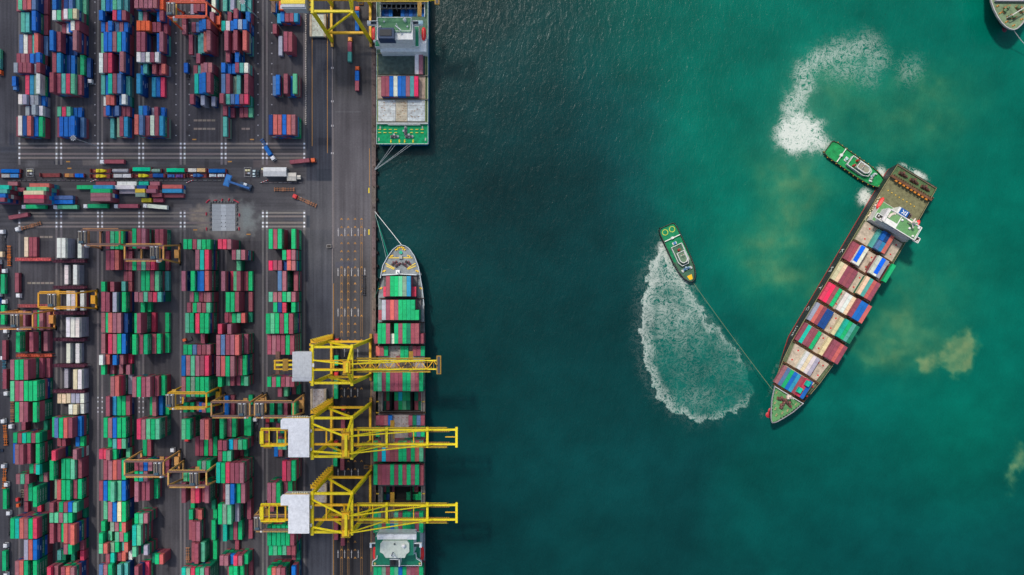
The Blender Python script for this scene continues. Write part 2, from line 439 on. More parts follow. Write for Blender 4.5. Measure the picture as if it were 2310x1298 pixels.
def box_geo(mb, d, col, logo=True):
    ca, sa = math.cos(d['a']), math.sin(d['a'])
    hl, hw, z0, z1 = d['L']/2, WD/2, d['z'], d['z']+d['h']
    T = lambda x, y, z: (d['x']+ca*x-sa*y, d['y']+sa*x+ca*y, z)
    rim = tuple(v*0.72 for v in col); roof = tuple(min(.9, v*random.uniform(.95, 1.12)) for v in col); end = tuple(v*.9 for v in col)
    e = 0.13
    b = [T(-hl, -hw, z0), T(hl, -hw, z0), T(hl, hw, z0), T(-hl, hw, z0)]
    t = [T(-hl, -hw, z1), T(hl, -hw, z1), T(hl, hw, z1), T(-hl, hw, z1)]
    i = [T(-hl+e, -hw+e, z1-.03), T(hl-e, -hw+e, z1-.03), T(hl-e, hw-e, z1-.03), T(-hl+e, hw-e, z1-.03)]
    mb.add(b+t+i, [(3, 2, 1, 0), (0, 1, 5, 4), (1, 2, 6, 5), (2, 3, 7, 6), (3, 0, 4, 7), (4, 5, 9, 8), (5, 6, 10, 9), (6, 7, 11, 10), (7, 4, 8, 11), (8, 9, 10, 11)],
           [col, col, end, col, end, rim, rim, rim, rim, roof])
    # roof bows pressed across the roof
    nb = 4 if d['L'] > 8 else 2
    for q in range(1, nb):
        xq = -hl+d['L']*q/nb
        if random.random() < .5:
            mb.add([T(xq-.12, -hw+.2, z1-.02), T(xq+.12, -hw+.2, z1-.02), T(xq+.12, hw-.2, z1-.02), T(xq-.12, hw-.2, z1-.02)], [(0, 1, 2, 3)], rim)
_txt = {}
def word(s, size):
    if s not in _txt:
        cu = bpy.data.curves.new('t', 'FONT'); cu.body = s; cu.size = 1; cu.resolution_u = 1; cu.align_x = 'CENTER'; cu.align_y = 'CENTER'
        o = bpy.data.objects.new('t', cu); C.objects.link(o); dg = bpy.context.evaluated_depsgraph_get()
        me = o.evaluated_get(dg).to_mesh()
        _txt[s] = ([tuple(v.co) for v in me.vertices], [tuple(p.vertices) for p in me.polygons]); bpy.data.objects.remove(o)
    return [(x*size, y*size, z*size) for x, y, z in _txt[s][0]], _txt[s][1]
def side_mark(mb, d):        # the line's name along the long side that faces the quay
    z = d['z']+d['h']*0.62; x = d['x']+WD/2+.02
    if abs(d['a']-math.pi/2) > .01: return
    if d['c'] in 'gmG' and d['L'] > 8:
        vs_, fs = word('EVERGREEN', 1.45)
        mb.add([(x, d['y']+a, z+b) for a, b, _ in vs_], fs, A(200, 205, 195))
    elif d['c'] in 'nb' and random.random() < .6:
        yo = random.uniform(-1.5, 1.5)
        for q in range(5): mb.box(x-.015, x, d['y']+yo+q*.55, d['y']+yo+q*.55+.4, z-.3, z+.3, A(195, 200, 205))
    elif d['c'] in 'wsi':
        mb.box(x-.015, x, d['y']-d['L']*.25, d['y']+d['L']*.2, z-.5, z-.2, A(90, 120, 115))
def ccol(d): return vary(A(*PAL[d['c']], KS if 'tugs' in d['where'] else None), 0.10)
def finish_containers(limit=300):
    def shown(d):
        k = (H/(H-d['z']-d['h']))
        px, py = 1155+d['x']/S*k, 649-d['y']/S*k
        if not (4 < px < 2306 and 2 < py < 1296): return -1
        if px < 8 or py < 8 or py > 1290: return 0.2*d['L']
        a = d['L']*WD*k*k
        if d['east']: a += d['L']*d['h']*min(1, abs(d['x'])/H)
        return a
    tops = [d for d in CONT if d['top']]
    tops.sort(key=lambda d: -(1e6 if d['must'] else 0)-shown(d))
    chosen = set(id(d) for d in tops[:limit] if shown(d) > 0)
    rest = MB(); lab = set()
    for d in CONT:
        col = ccol(d)
        if id(d) in chosen:
            mb = MB(); q = dict(d); q['x'] = q['y'] = q['z'] = 0.0
            box_geo(mb, q, col)
            if d['east']: side_mark(mb, q)
            o = link('shipping_container', mb.mesh('shipping_container'), M_BOX); o.location = (d['x'], d['y'], d['z'])
            text = f"{NAMES[d['c']]} container, {d['where']}"
            for a_, b_ in ((' of the sideways stacks', ''), (' behind the bow', ' from bow'), ('at the back, on the ', 'rear one on '), ('at the front, on the ', 'front one on '), ('short one ', ''), (' of the upper yard', ''), ('standing alone ', ''), (' container, ', ' box, '), ('in the ', 'in '), (' the ', ' '), (' the ', ' '), (' of ', ' on ')):
                if len(text.split()) > 16: text = text.replace(a_, b_)
            if len(text.split()) > 16: text = ' '.join(text.split()[:16])
            while text in lab: text += ' again'
            lab.add(text); tag(o, text, 'container', d['grp'])
        else:
            box_geo(rest, d, col)
            if d['east']: side_mark(rest, d)
    o = link('stacked_containers', rest.mesh('stacked_containers'), M_BOX)
    o['kind'] = 'stuff'; o['label'] = 'all the other stacked shipping containers of the port and its ships'; o['category'] = 'containers'
    print('containers', len(CONT), 'single', len(chosen))
# ---------------- ground, quay and water ----------------
def hash2(ix, iy, seed):
    n = (ix*374761393+iy*668265263+seed*2147483647) & 0xffffffff
    n = ((n ^ (n >> 13))*1274126177) & 0xffffffff
    return ((n ^ (n >> 16)) & 0xffff)/65535.0
def vnoise(x, y, seed=0):
    ix = np.floor(x).astype(np.int64); iy = np.floor(y).astype(np.int64); fx = x-ix; fy = y-iy
    fx = fx*fx*(3-2*fx); fy = fy*fy*(3-2*fy)
    a = hash2(ix, iy, seed); b = hash2(ix+1, iy, seed); c = hash2(ix, iy+1, seed); d = hash2(ix+1, iy+1, seed)
    return (a*(1-fx)+b*fx)*(1-fy)+(c*(1-fx)+d*fx)*fy
def fbm(x, y, seed=0, o=4):
    s = 0; a = .5; t = 0
    for i in range(o):
        s = s+a*vnoise(x, y, seed+i*17); t += a; a *= .5; x = x*2.03+5.1; y = y*2.03+3.7
    return s/t
def sstep(a, b, x):
    t = np.clip((x-a)/(b-a), 0, 1); return t*t*(3-2*t)
def grid(x0, x1, y0, y1, st, z):
    xs = np.arange(x0, x1+.01, st); ys = np.arange(y0, y1+.01, st); X, Y = np.meshgrid(xs, ys); nx, ny = len(xs), len(ys)
    co = np.stack([(X-1155)*S, (649-Y)*S, np.full_like(X, z)], -1).reshape(-1, 3).astype(np.float32)
    i = np.arange(ny-1)[:, None]*nx+np.arange(nx-1)[None, :]
    f = np.stack([i, i+nx, i+nx+1, i+1], -1).reshape(-1, 4).astype(np.int32)
    return X.ravel(), Y.ravel(), co, f
def grid_mesh(name, co, f):
    me = bpy.data.meshes.new(name); n = len(f)
    me.vertices.add(len(co)); me.vertices.foreach_set('co', co.ravel())
    me.loops.add(n*4); me.loops.foreach_set('vertex_index', f.ravel())
    me.polygons.add(n); me.polygons.foreach_set('loop_start', np.arange(n, dtype=np.int32)*4)
    me.update(calc_edges=True); return me
def nplin(rgb):     # photo colour (N,3) to albedo
    c = rgb/255.0; return np.where(c <= .04045, c/12.92, ((c+.055)/1.055)**2.4)/KA
def setcol(me, name, rgb):
    at = me.color_attributes.new(name, 'FLOAT_COLOR', 'POINT')
    at.data.foreach_set('color', np.concatenate([rgb, np.ones((len(rgb), 1))], 1).astype(np.float32).ravel())

X, Y, co, f = grid(-240, 838, -180, 1480, 2.5, 0.0)
def lerp(a, b, t): return a+(b-a)*t[:, None]
arr = lambda *c: np.array(c, float)
g = np.tile(arr(76, 74, 78), (len(X), 1))
g = lerp(g, arr(84, 82, 84), ((Y > 318) & (Y < 545)).astype(float))
band = ((X > 690) & (X < 751)).astype(float)
g = lerp(g, arr(66, 68, 76), band)
g = lerp(g, arr(84, 84, 88), band*sstep(404, 412, Y)*(1-sstep(540, 700, Y)))
g = lerp(g, arr(90, 88, 90), ((X > 672) & (X < 749) & (Y > 408) & (Y < 520)).astype(float)*.8)
ap = (X >= 749).astype(float)
g = lerp(g, arr(77, 75, 76), ap); g = lerp(g, arr(96, 92, 94), ap*sstep(180, 290, Y)*(1-sstep(520, 640, Y)))
g = lerp(g, arr(70, 69, 72), ap*sstep(620, 760, Y)); g = lerp(g, arr(58, 57, 60), ap*sstep(760, 900, Y))
g = lerp(g, arr(74, 74, 80), (X < 40).astype(float)*.6)
# resurfaced patches in the tarmac
prng = random.Random(5)
for (a, b, c_, d_, col) in [(570, 620, 358, 378, (64, 64, 72)), (120, 145, 363, 372, (62, 62, 70)), (186, 232, 360, 374, (112, 104, 100)), (572, 685, 360, 380, (108, 98, 96)), (716, 750, 310, 330, (56, 58, 66)), (714, 748, 380, 408, (56, 60, 68)),
                           (690, 712, 366, 380, (58, 60, 68)), (695, 750, 60, 100, (56, 58, 68)), (690, 700, 486, 514, (62, 66, 74)), (0, 40, 330, 345, (70, 72, 80)), (20, 34, 300, 330, (66, 68, 78)), (390, 433, 462, 497, (104, 100, 100)),
                           (391, 420, 516, 524, (100, 98, 98)), (755, 815, 252, 254, (104, 102, 104)), (756, 800, 590, 603, (76, 76, 84)), (750, 830, 440, 470, (98, 94, 96)), (640, 690, 480, 500, (80, 80, 86))]:
    g = lerp(g, arr(*col), ((X > a) & (X < b) & (Y > c_) & (Y < d_)).astype(float)*.85)
for q in range(70):
    a = prng.uniform(-60, 690); c_ = prng.choice([prng.uniform(320, 520), prng.uniform(-20, 1290)]); wx = prng.uniform(8, 34); wy = prng.uniform(5, 22); dk = prng.uniform(-12, 12)
    g = g+(((X > a) & (X < a+wx) & (Y > c_) & (Y < c_+wy))*dk)[:, None]
# tyre wear: along the lanes, and across on the crossroad
road = sstep(322, 330, Y)*(1-sstep(512, 522, Y))*(X < 690)
st1 = fbm(X/3.4, Y/160, 3, 3)-.5; st2 = fbm(X/170, Y/3.2, 4, 3)-.5
g = g+((st1*(1-road)+st2*road)*30)[:, None]
g = g+((fbm(X/46, Y/46, 9, 4)-.5)*22)[:, None]
wear = np.exp(-((X-765)/5.5)**2)+np.exp(-((X-797)/6)**2)+np.exp(-((X-781)/5)**2)*.6
g = g-(wear*ap*sstep(690, 900, Y)*14)[:, None]
# pale dust round the washing pad
dx, dy = (X-508)/66, (Y-492)/44; rr = np.sqrt(dx*dx+dy*dy)+(fbm(X/14, Y/14, 21, 4)-.5)*.7
dust = 1-sstep(.8, 1.3, rr)
g = lerp(g, arr(128, 124, 120), dust*.95); g = lerp(g, arr(166, 146, 124), dust*np.clip(1-sstep(-1.0, -.45, dx), 0, 1)*.75)
g = lerp(g, arr(128, 136, 134), dust*sstep(.35, .7, dx)*.8)
# oil stains
for q in range(60):
    a, b = prng.uniform(0, 690), prng.uniform(0, 1298); r0 = prng.uniform(1.5, 5)
    g = g-(np.exp(-(((X-a)/r0)**2+((Y-b)/(r0*prng.uniform(1, 3)))**2))*22)[:, None]
me = grid_mesh('ground', co, f); setcol(me, 'Col', nplin(np.clip(g, 8, 250))*.82)
o = link('ground', me, M_GROUND); o['kind'] = 'structure'
mb = MB(); mb.box(G(-900, 0)[0], G(-240, 0)[0], G(0, 1480)[1], G(0, -180)[1], -6, 0, A(76, 74, 78))
mb.box(G(-900, 0)[0], G(838, 0)[0], G(0, 3200)[1], G(0, 1480)[1], -6, 0, A(70, 70, 74)); mb.box(G(-900, 0)[0], G(838, 0)[0], G(0, -180)[1], G(0, -1900)[1], -6, 0, A(72, 72, 76))
struct('outer_ground', mb, M_GROUND)
mb = MB()
cope = A(98, 84, 80)
for q in range(-40, 70):
    ya, yb = G(0, -700+q*40)[1], G(0, -700+q*40+40)[1]
    mb.box(G(838, 0)[0], G(847.5, 0)[0], yb+.03, ya-.03, -6, 0.0, vary(cope, .16))
mb.box(G(847.5, 0)[0], G(848.6, 0)[0], G(0, 2500)[1], G(0, -1900)[1], -6, -1.2, A(50, 46, 44))
struct('quay_edge', mb, M_RUST)
fr = MB()
# rubber fenders along the quay wall, each by itself
for q in range(-4, 48):
    mb = MB(); y = G(0, -60+q*30)[1]; mb.box(-.0, .9, -.8, .8, -3.4, -.5, A(34, 32, 32)); mb.box(.9, 1.1, -.6, .6, -3.0, -.8, A(46, 44, 42))
    o = link('quay_fender', mb.mesh('quay_fender'), M_RUBBER) if q == -4 else fend.copy()
    if q == -4: fend = o
    else: C.objects.link(o)
    o.location = (G(848.6, 0)[0], y, 0); tag(o, 'black rubber fender fixed along the quay wall', 'fender', 'fenders along the quay wall')
# mooring bollards on the edge
for q in range(-2, 30):
    if q == -2:
        mb = MB(); mb.tube((0, 0, 0), (0, 0, .5), .28, A(60, 50, 46), 9); mb.tube((0, 0, .5), (0, 0, .75), .42, A(72, 58, 50), 9); bol = link('mooring_bollard', mb.mesh('mooring_bollard'), M_RUST); o = bol
    else: o = bol.copy(); C.objects.link(o)
    o.location = (G(843.5, 0)[0], G(0, 8+q*46)[1], 0); tag(o, 'rusty mooring bollard on the brown quay edge', 'bollard', 'bollards on the quay edge')

# pale concrete runways of the yard cranes
RAILS = [(43.7, 127.4), (138, 221), (230.5, 314), (323, 407.6), (416.5, 500), (509, 593), (602, 686.4)]
mb = MB(); CON = A(112, 107, 106)
def strip(x0, x1, y0, y1, z, c): a = G(x0, y0); b = G(x1, y1); mb.rect(a[0], b[0], b[1], a[1], z, c)
for a, b in RAILS:
    for x in (a, b):
        for (ya, yb) in ((-180, 330), (330, 372), (474, 520), (520, 1480)):
            if ya in (330,): strip(x-2.4, x+2.4, ya, yb, .008, vary(CON, .1))
            elif ya == 474: strip(x-2.4, x+2.4, ya, yb, .008, vary(CON, .1))
            else:
                for q in range(int((yb-ya)/50)+1):
                    y1 = min(yb, ya+q*50+50)
                    if y1 > ya+q*50: strip(x-2.2, x+2.2, ya+q*50, y1, .008, vary(A(100, 96, 97), .08))
for y in (324.6, 333.6, 347.5, 356.5, 480.5, 488.5, 503, 511.5):
    for i, (a, b) in enumerate(RAILS):
        if y > 470 and 420 < a < 590: continue
        strip(a+2.6, b-2.6, y-2.1, y+2.1, .004, vary(A(118, 110, 106), .10))
        if i and not (y > 470 and i in (4,)): strip(RAILS[i-1][1]+2.6, a-2.6, y-2.1, y+2.1, .004, vary(CON, .1))
struct('runway_slabs', mb, M_GROUND)
mb = MB()
for y in (324.6, 333.6, 347.5, 356.5, 480.5, 488.5, 503, 511.5):
    for a, b in RAILS:
        for x in (a, b):
            if y > 470 and 420 < x < 590: continue
            strip(x-2.0, x+2.0, y-2.0, y+2.0, .012, vary(A(214, 214, 222), .06))
for y in (897.5, 906.5, 920.5, 929.5):
    for x in (221, 230.5, 314, 323, 407.6, 416.5): strip(x-1.3, x+1.3, y-1.6, y+1.6, .012, A(180, 180, 186))
WL = A(188, 184, 184); YL = A(176, 128, 62); YB = A(198, 160, 52)
strip(749, 750.2, -180, 1480, .012, A(132, 122, 120)); strip(752.4, 753.4, 290, 560, .012, A(128, 118, 112)); strip(835.6, 836.6, 350, 1480, .012, A(104, 96, 92)); strip(838, 838.8, -180, 1480, .012, A(116, 108, 104))
for x, ya, yb in ((704.2, 40, 330), (738.6, 32, 346), (833.6, 335, 420), (752.5, 640, 1300), (837, 850, 1290)): strip(x-.5, x+.5, ya, yb, .012, YL)
for y in (98, 153.5, 229, 284, 346): strip(747, 748.4, y-2, y+2, .016, WL); strip(750.8, 752.2, y-2, y+2, .016, WL)
for xs, y0 in (((763, 778, 793, 808, 823), 515), ((762.5, 778, 793, 808, 823), 605), ((762.5, 778, 793, 808), 696), ((777, 792, 807), 877), ((762.5, 777.5, 793, 808), 1058), ((762.5, 777.5, 793, 808), 1241), ((777, 807), 787)):
    for x in xs:
        strip(x-.5, x+.5, y0+3, y0+18, .016, WL)
        a = G(x, y0-1); mb.flat([(a[0], a[1]), (a[0]-.42, a[1]-2.2), (a[0]+.42, a[1]-2.2)], .016, WL)
for xl in (770.5, 785.5, 801, 815.5):
    for q in range(43):
        y = 494+q*18.2
        if y > 1296 or (xl > 810 and (y > 560 and q % 3)): continue
        if 770 < y < 865 or 910 < y < 1040 or 1062 < y < 1205:
            if q % 2: continue
        a = G(xl, y); s = random.uniform(.7, 1)
        mb.flat([(a[0]-.85, a[1]-.75), (a[0]-.45, a[1]-.75), (a[0], a[1]-.1), (a[0]+.45, a[1]-.75), (a[0]+.85, a[1]-.75), (a[0]+.25, a[1]+.5), (a[0]-.25, a[1]+.5)], .016, tuple(v*s for v in A(168, 122, 66)))
    if xl > 800 and xl < 810: continue
    strip(xl-1.9, xl-1.5, 600 if xl < 800 else 500, 760, .012, YL); strip(xl+1.5, xl+1.9, 600 if xl < 800 else 500, 760, .012, YL)
    strip(xl-1.9, xl-1.5, 1200, 1300, .012, YL); strip(xl+1.5, xl+1.9, 1200, 1300, .012, YL)
for y in (424, 518): strip(831, 833.6, y, y+12, .016, A(216, 190, 50))
# bay numbers painted as small white ticks, and slot outlines
for x in (214, 397, 427, 582, 613):
    for k in range(14):
        y = 306-23.15*k
        if y > 0: strip(x-1.2, x-.2, y-1.4, y+1.4, .016, A(165, 165, 170)); strip(x+.3, x+1.5, y-1.2, y+1.2, .016, A(160, 160, 166))
for (xa, xb, y) in ((437, 495, 272), (437, 495, 291), (545, 572, 291), (62, 125, 639), (90, 124, 535)):
    for q in range(int((xb-xa)/10)): strip(xa+q*10, xa+q*10+8.5, y-2.2, y+2.2, .012, vary(A(132, 122, 112), .12))
for (x, y) in ((438, 315), (568, 315), (440, 519), (560, 529), (153, 365), (156, 380), (518, 365)):
    strip(x-4, x+5, y-1.3, y+1.3, .012, A(176, 128, 66))
struct('ground_markings', mb, M_GROUND)

# ---------------- water ----------------
X, Y, co, f = grid(846, 2346, -40, 1340, 3.0, -3.0)
def bl(px, py, rx, ry=None, a=0): 
    ry = ry or rx; ca, sa = math.cos(a), math.sin(a); u = (X-px)*ca+(Y-py)*sa; v = -(X-px)*sa+(Y-py)*ca
    return np.exp(-((u/rx)**2+(v/ry)**2))
Xw = X+(fbm(X/60, Y/60, 31, 4)-.5)*90; Yw = Y+(fbm(X/60, Y/60, 47, 4)-.5)*90
def blw(px, py, rx, ry=None, a=0):
    ry = ry or rx; ca, sa = math.cos(a), math.sin(a); u = (Xw-px)*ca+(Yw-py)*sa; v = -(Xw-px)*sa+(Yw-py)*ca
    return np.exp(-((u/rx)**2+(v/ry)**2))
c = np.tile(arr(6, 66, 66), (len(X), 1))
t_ = sstep(1330, 1700, X-(Y-400)*.22+(fbm(X/120, Y/120, 5, 3)-.5)*160)
c = lerp(c, arr(2, 92, 82), t_)
c = lerp(c, arr(0, 108, 90), t_*(1-sstep(560, 1050, Y+(1900-X)*.12)))
c = lerp(c, arr(3, 70, 68), t_*sstep(950, 1280, Y+(X-1900)*.03)*.85)
c = lerp(c, arr(0, 112, 92), np.clip(bl(2200, 950, 170, 190)*.7+bl(1620, 300, 130, 150)*.45, 0, 1))
c = lerp(c, arr(0, 84, 74), bl(1420, 60, 230, 150)*.5)
c = lerp(c, arr(12, 74, 74), bl(1060, 150, 90, 60)*.25)
c = c*(1+(fbm(X/210, Y/150, 61, 4)-.5)*.34)[:, None]
mud = np.clip(blw(1790, 460, 70, 95, .5)*.55+blw(1745, 590, 75, 75)*.5+blw(1800, 640, 60, 40)*.35+blw(2030, 270, 130, 90)*.34+blw(2120, 200, 90, 60)*.25+blw(2080, 650, 120, 90)*.32+blw(2030, 770, 80, 60)*.6+blw(1990, 820, 50, 30)*.4+blw(1770, 370, 80, 40)*.35+blw(1880, 210, 60, 50)*.3, 0, .85)
mud = mud*1.35*(.35+1.1*fbm(X/26, Y/26, 71, 4))
c = lerp(c, arr(84, 136, 96), np.clip(mud, 0, .85))
pl = np.clip((blw(2155, 785, 46, 44)*1.2+blw(2165, 830, 26, 30)+blw(2085, 805, 22, 24)*.9+blw(2310, 1040, 30, 60)*.8), 0, 1); pl = sstep(.2, .95, pl+(fbm(X/11, Y/11, 81, 4)-.5)*.55)*(.6+.6*fbm(X/13, Y/13, 83, 4))
c = lerp(c, arr(126, 152, 104), pl*.85)
# churned water: B wake body
def inpoly(px, py, poly):
    r = np.zeros(len(px), bool); n = len(poly)
    for i in range(n):
        (x1, y1), (x2, y2) = poly[i], poly[(i+1) % n]
        cnd = ((y1 > py) != (y2 > py)) & (px < (x2-x1)*(py-y1)/(y2-y1+1e-9)+x1); r ^= cnd
    return r
def segd(poly, closed=False):
    d = np.full(len(X), 1e9); pos = np.zeros(len(X)); n = len(poly)-1
    for i in range(n):
        (x1, y1), (x2, y2) = poly[i], poly[i+1]
        tt = np.clip(((Xf-x1)*(x2-x1)+(Yf-y1)*(y2-y1))/((x2-x1)**2+(y2-y1)**2), 0, 1)
        dd = np.hypot(Xf-x1-tt*(x2-x1), Yf-y1-tt*(y2-y1)); m_ = dd < d; d[m_] = dd[m_]; pos[m_] = (i+tt[m_])/n
    return d, pos
Xf = X+(fbm(X/17, Y/17, 91, 3)-.5)*26; Yf = Y+(fbm(X/17, Y/17, 93, 3)-.5)*26
left = [(1497, 548), (1470, 600), (1455, 660), (1447, 740), (1455, 820), (1480, 885), (1520, 930), (1570, 955), (1620, 950), (1665, 930), (1695, 905)]
right = [(1500, 560), (1535, 630), (1560, 665), (1580, 705), (1610, 742), (1650, 775), (1690, 830)]
body = inpoly(Xf, Yf, [(1492, 540)]+left+[(1700, 880), (1680, 810), (1640, 765), (1600, 725), (1575, 680), (1540, 625)])
bodyf = body.astype(float)
c = lerp(c, arr(14, 112, 98), bodyf*.75*(.5+.8*fbm(X/30, Y/40, 97, 3)))
dl, pl_ = segd(left); dr, pr_ = segd(right)
foam = np.exp(-(dl/(22+22*(1-pl_)))**2)*(.86-.34*pl_)*(1-.6*(1-bodyf))
foam = np.maximum(foam, np.exp(-(dr/(16+14*(1-pr_)))**2)*(.82-.34*pr_)*(1-.4*(1-bodyf)))
foam = np.maximum(foam, bodyf*(.34*(1-sstep(600, 860, Y))+.27)*(.55+.9*fbm(X/22, Y/30, 99, 3))); foam = np.maximum(foam, bodyf*bl(1580, 900, 90, 50)*.42)
foam = np.maximum(foam, bl(1494, 560, 10, 22)*1.0)
# A: propeller wash of the pushing tug
foam = np.maximum(foam, np.clip(1.6*np.exp(-(np.hypot((Xf-1806)/52, (Yf-300)/46))**2.6), 0, 1.15))
foam = np.maximum(foam, bl(1850, 318, 40, 26, .5)*1.0)
up = [(1785, 262), (1800, 222), (1818, 190), (1822, 158), (1850, 132), (1885, 118), (1925, 108), (1965, 98), (1982, 130), (1960, 168)]
du, pu = segd(up); foam = np.maximum(foam, np.exp(-(du/(30+14*pu))**2)*(.80-.34*pu))
foam = np.maximum(foam, bl(1910, 150, 90, 50)*.5); foam = np.maximum(foam, bl(1945, 105, 32, 26)*.5); foam = np.maximum(foam, bl(2058, 155, 44, 50, .6)*.46)
c = lerp(c, arr(70, 140, 112), np.clip(bl(1820, 200, 60, 70)*.5+bl(1810, 310, 74, 60)*.8+bl(1920, 130, 70, 40)*.35, 0, .9))
# C: water pressed out between the pushing tug and the ship, and along its stern
foam = np.maximum(foam, bl(1955, 443, 17, 22, .3)*1.25); foam = np.maximum(foam, bl(1992, 390, 14, 18)*1.2); foam = np.maximum(foam, bl(2078, 392, 26, 9, .5)*1.1); foam = np.maximum(foam, bl(2045, 372, 16, 6, .5)*.7)
stb = [(1735, 900), (1760, 820), (1790, 760), (1830, 690)]; ds, ps = segd(stb); foam = np.maximum(foam, np.exp(-(ds/6)**2)*.3)
foam = np.maximum(foam, bl(1722, 935, 8, 16)*.35)
me = grid_mesh('water', co, f); setcol(me, 'Col', nplin(np.clip(c, 0, 250))*(KA/KS)*.76); at = me.attributes.new('Foam', 'FLOAT', 'POINT'); at.data.foreach_set('value', foam.astype(np.float32))
m = bpy.data.materials.new('sea_water'); m.use_nodes = True; n = m.node_tree; b = n.nodes['Principled BSDF']; L_ = n.links.new
def nd(t, **k):
    q = n.nodes.new(t)
    for a_, v_ in k.items(): setattr(q, a_, v_)
    return q
a1 = nd('ShaderNodeAttribute', attribute_name='Col'); a2 = nd('ShaderNodeAttribute', attribute_name='Foam'); geo = nd('ShaderNodeNewGeometry')
def noise(scale, det=4, rough=.6, vec=None, dist=0):
    q = nd('ShaderNodeTexNoise'); q.inputs['Scale'].default_value = scale; q.inputs['Detail'].default_value = det; q.inputs['Roughness'].default_value = rough; q.inputs['Distortion'].default_value = dist
    L_(vec or geo.outputs['Position'], q.inputs['Vector']); return q
def math_(op, a, bb=None, cl=False):
    q = nd('ShaderNodeMath', operation=op); q.use_clamp = cl
    for i, v_ in enumerate((a, bb)):
        if v_ is None: continue
        if isinstance(v_, (int, float)): q.inputs[i].default_value = v_
        else: L_(v_, q.inputs[i])
    return q.outputs[0]
# lacy foam: bright ridges of a warped noise, denser where the churn is stronger
n1 = noise(.13, 7, .62, dist=2.2); n2 = noise(.36, 6, .62, dist=1.6)
r1 = math_('SUBTRACT', 1, math_('MULTIPLY', math_('ABSOLUTE', math_('SUBTRACT', n1.outputs['Fac'], .5)), 7.5)); r2 = math_('SUBTRACT', 1, math_('MULTIPLY', math_('ABSOLUTE', math_('SUBTRACT', n2.outputs['Fac'], .5)), 6.5))
rid = math_('MAXIMUM', r1, math_('MULTIPLY', r2, .92)); th = math_('SUBTRACT', .97, math_('MULTIPLY', a2.outputs['Fac'], .80))
fm = nd('ShaderNodeMapRange'); L_(math_('SUBTRACT', rid, th), fm.inputs[0]); fm.inputs[1].default_value = 0; fm.inputs[2].default_value = .62; fm.inputs[3].default_value = 0; fm.inputs[4].default_value = .93
gate = nd('ShaderNodeMapRange'); L_(a2.outputs['Fac'], gate.inputs[0]); gate.inputs[1].default_value = .05; gate.inputs[2].default_value = .5
cap = nd('ShaderNodeMapRange'); L_(a2.outputs['Fac'], cap.inputs[0]); cap.inputs[1].default_value = .2; cap.inputs[2].default_value = 1.05; cap.inputs[3].default_value = .42; cap.inputs[4].default_value = 1.0
fac = math_('MULTIPLY', math_('MULTIPLY', fm.outputs[0], gate.outputs[0], True), cap.outputs[0])
wv = noise(.05, 4, .6); mr = nd('ShaderNodeMapRange'); L_(wv.outputs['Fac'], mr.inputs[0]); mr.inputs[1].default_value = .3; mr.inputs[2].default_value = .7; mr.inputs[3].default_value = .86; mr.inputs[4].default_value = 1.14
mx = nd('ShaderNodeMix', data_type='RGBA', blend_type='MULTIPLY'); mx.inputs[0].default_value = 1; L_(a1.outputs['Color'], mx.inputs[6]); L_(mr.outputs[0], mx.inputs[7])
m2 = nd('ShaderNodeMix', data_type='RGBA'); L_(fac, m2.inputs[0]); L_(mx.outputs[2], m2.inputs[6]); m2.inputs[7].default_value = (.5, .53, .48, 1)
L_(m2.outputs[2], b.inputs['Base Color'])
ro = nd('ShaderNodeMapRange'); L_(fac, ro.inputs[0]); ro.inputs[3].default_value = .2; ro.inputs[4].default_value = .8; L_(ro.outputs[0], b.inputs['Roughness'])
b.inputs['IOR'].default_value = 1.33; b.inputs['Specular IOR Level'].default_value = .24
mp = nd('ShaderNodeMapping'); mp.inputs['Scale'].default_value = (1, .55, 1); mp.inputs['Rotation'].default_value = (0, 0, .5); L_(geo.outputs['Position'], mp.inputs[0])
w1 = noise(.30, 5, .6, mp.outputs[0], .5); w2 = noise(1.1, 4, .6, mp.outputs[0], .4)
hs = math_('ADD', math_('MULTIPLY', w1.outputs['Fac'], 1.0), math_('MULTIPLY', w2.outputs['Fac'], .34))
bp = nd('ShaderNodeBump'); bp.inputs['Strength'].default_value = 1.0; bp.inputs['Distance'].default_value = .32; L_(hs, bp.inputs['Height']); L_(bp.outputs[0], b.inputs['Normal'])
M_WATER = m
o = link('water', me, M_WATER); o['kind'] = 'structure'
mb = MB()
for (xa, xb, ya, yb) in ((2346, 5200, -2600, 3900), (846, 2346, -2600, -40), (846, 2346, 1340, 3900)):
    a, b_ = G(xa, ya), G(xb, yb); mb.rect(a[0], b_[0], b_[1], a[1], -3.0, tuple(v*.8 for v in A3(3, 84, 76)))
struct('outer_water', mb, M_WATER)
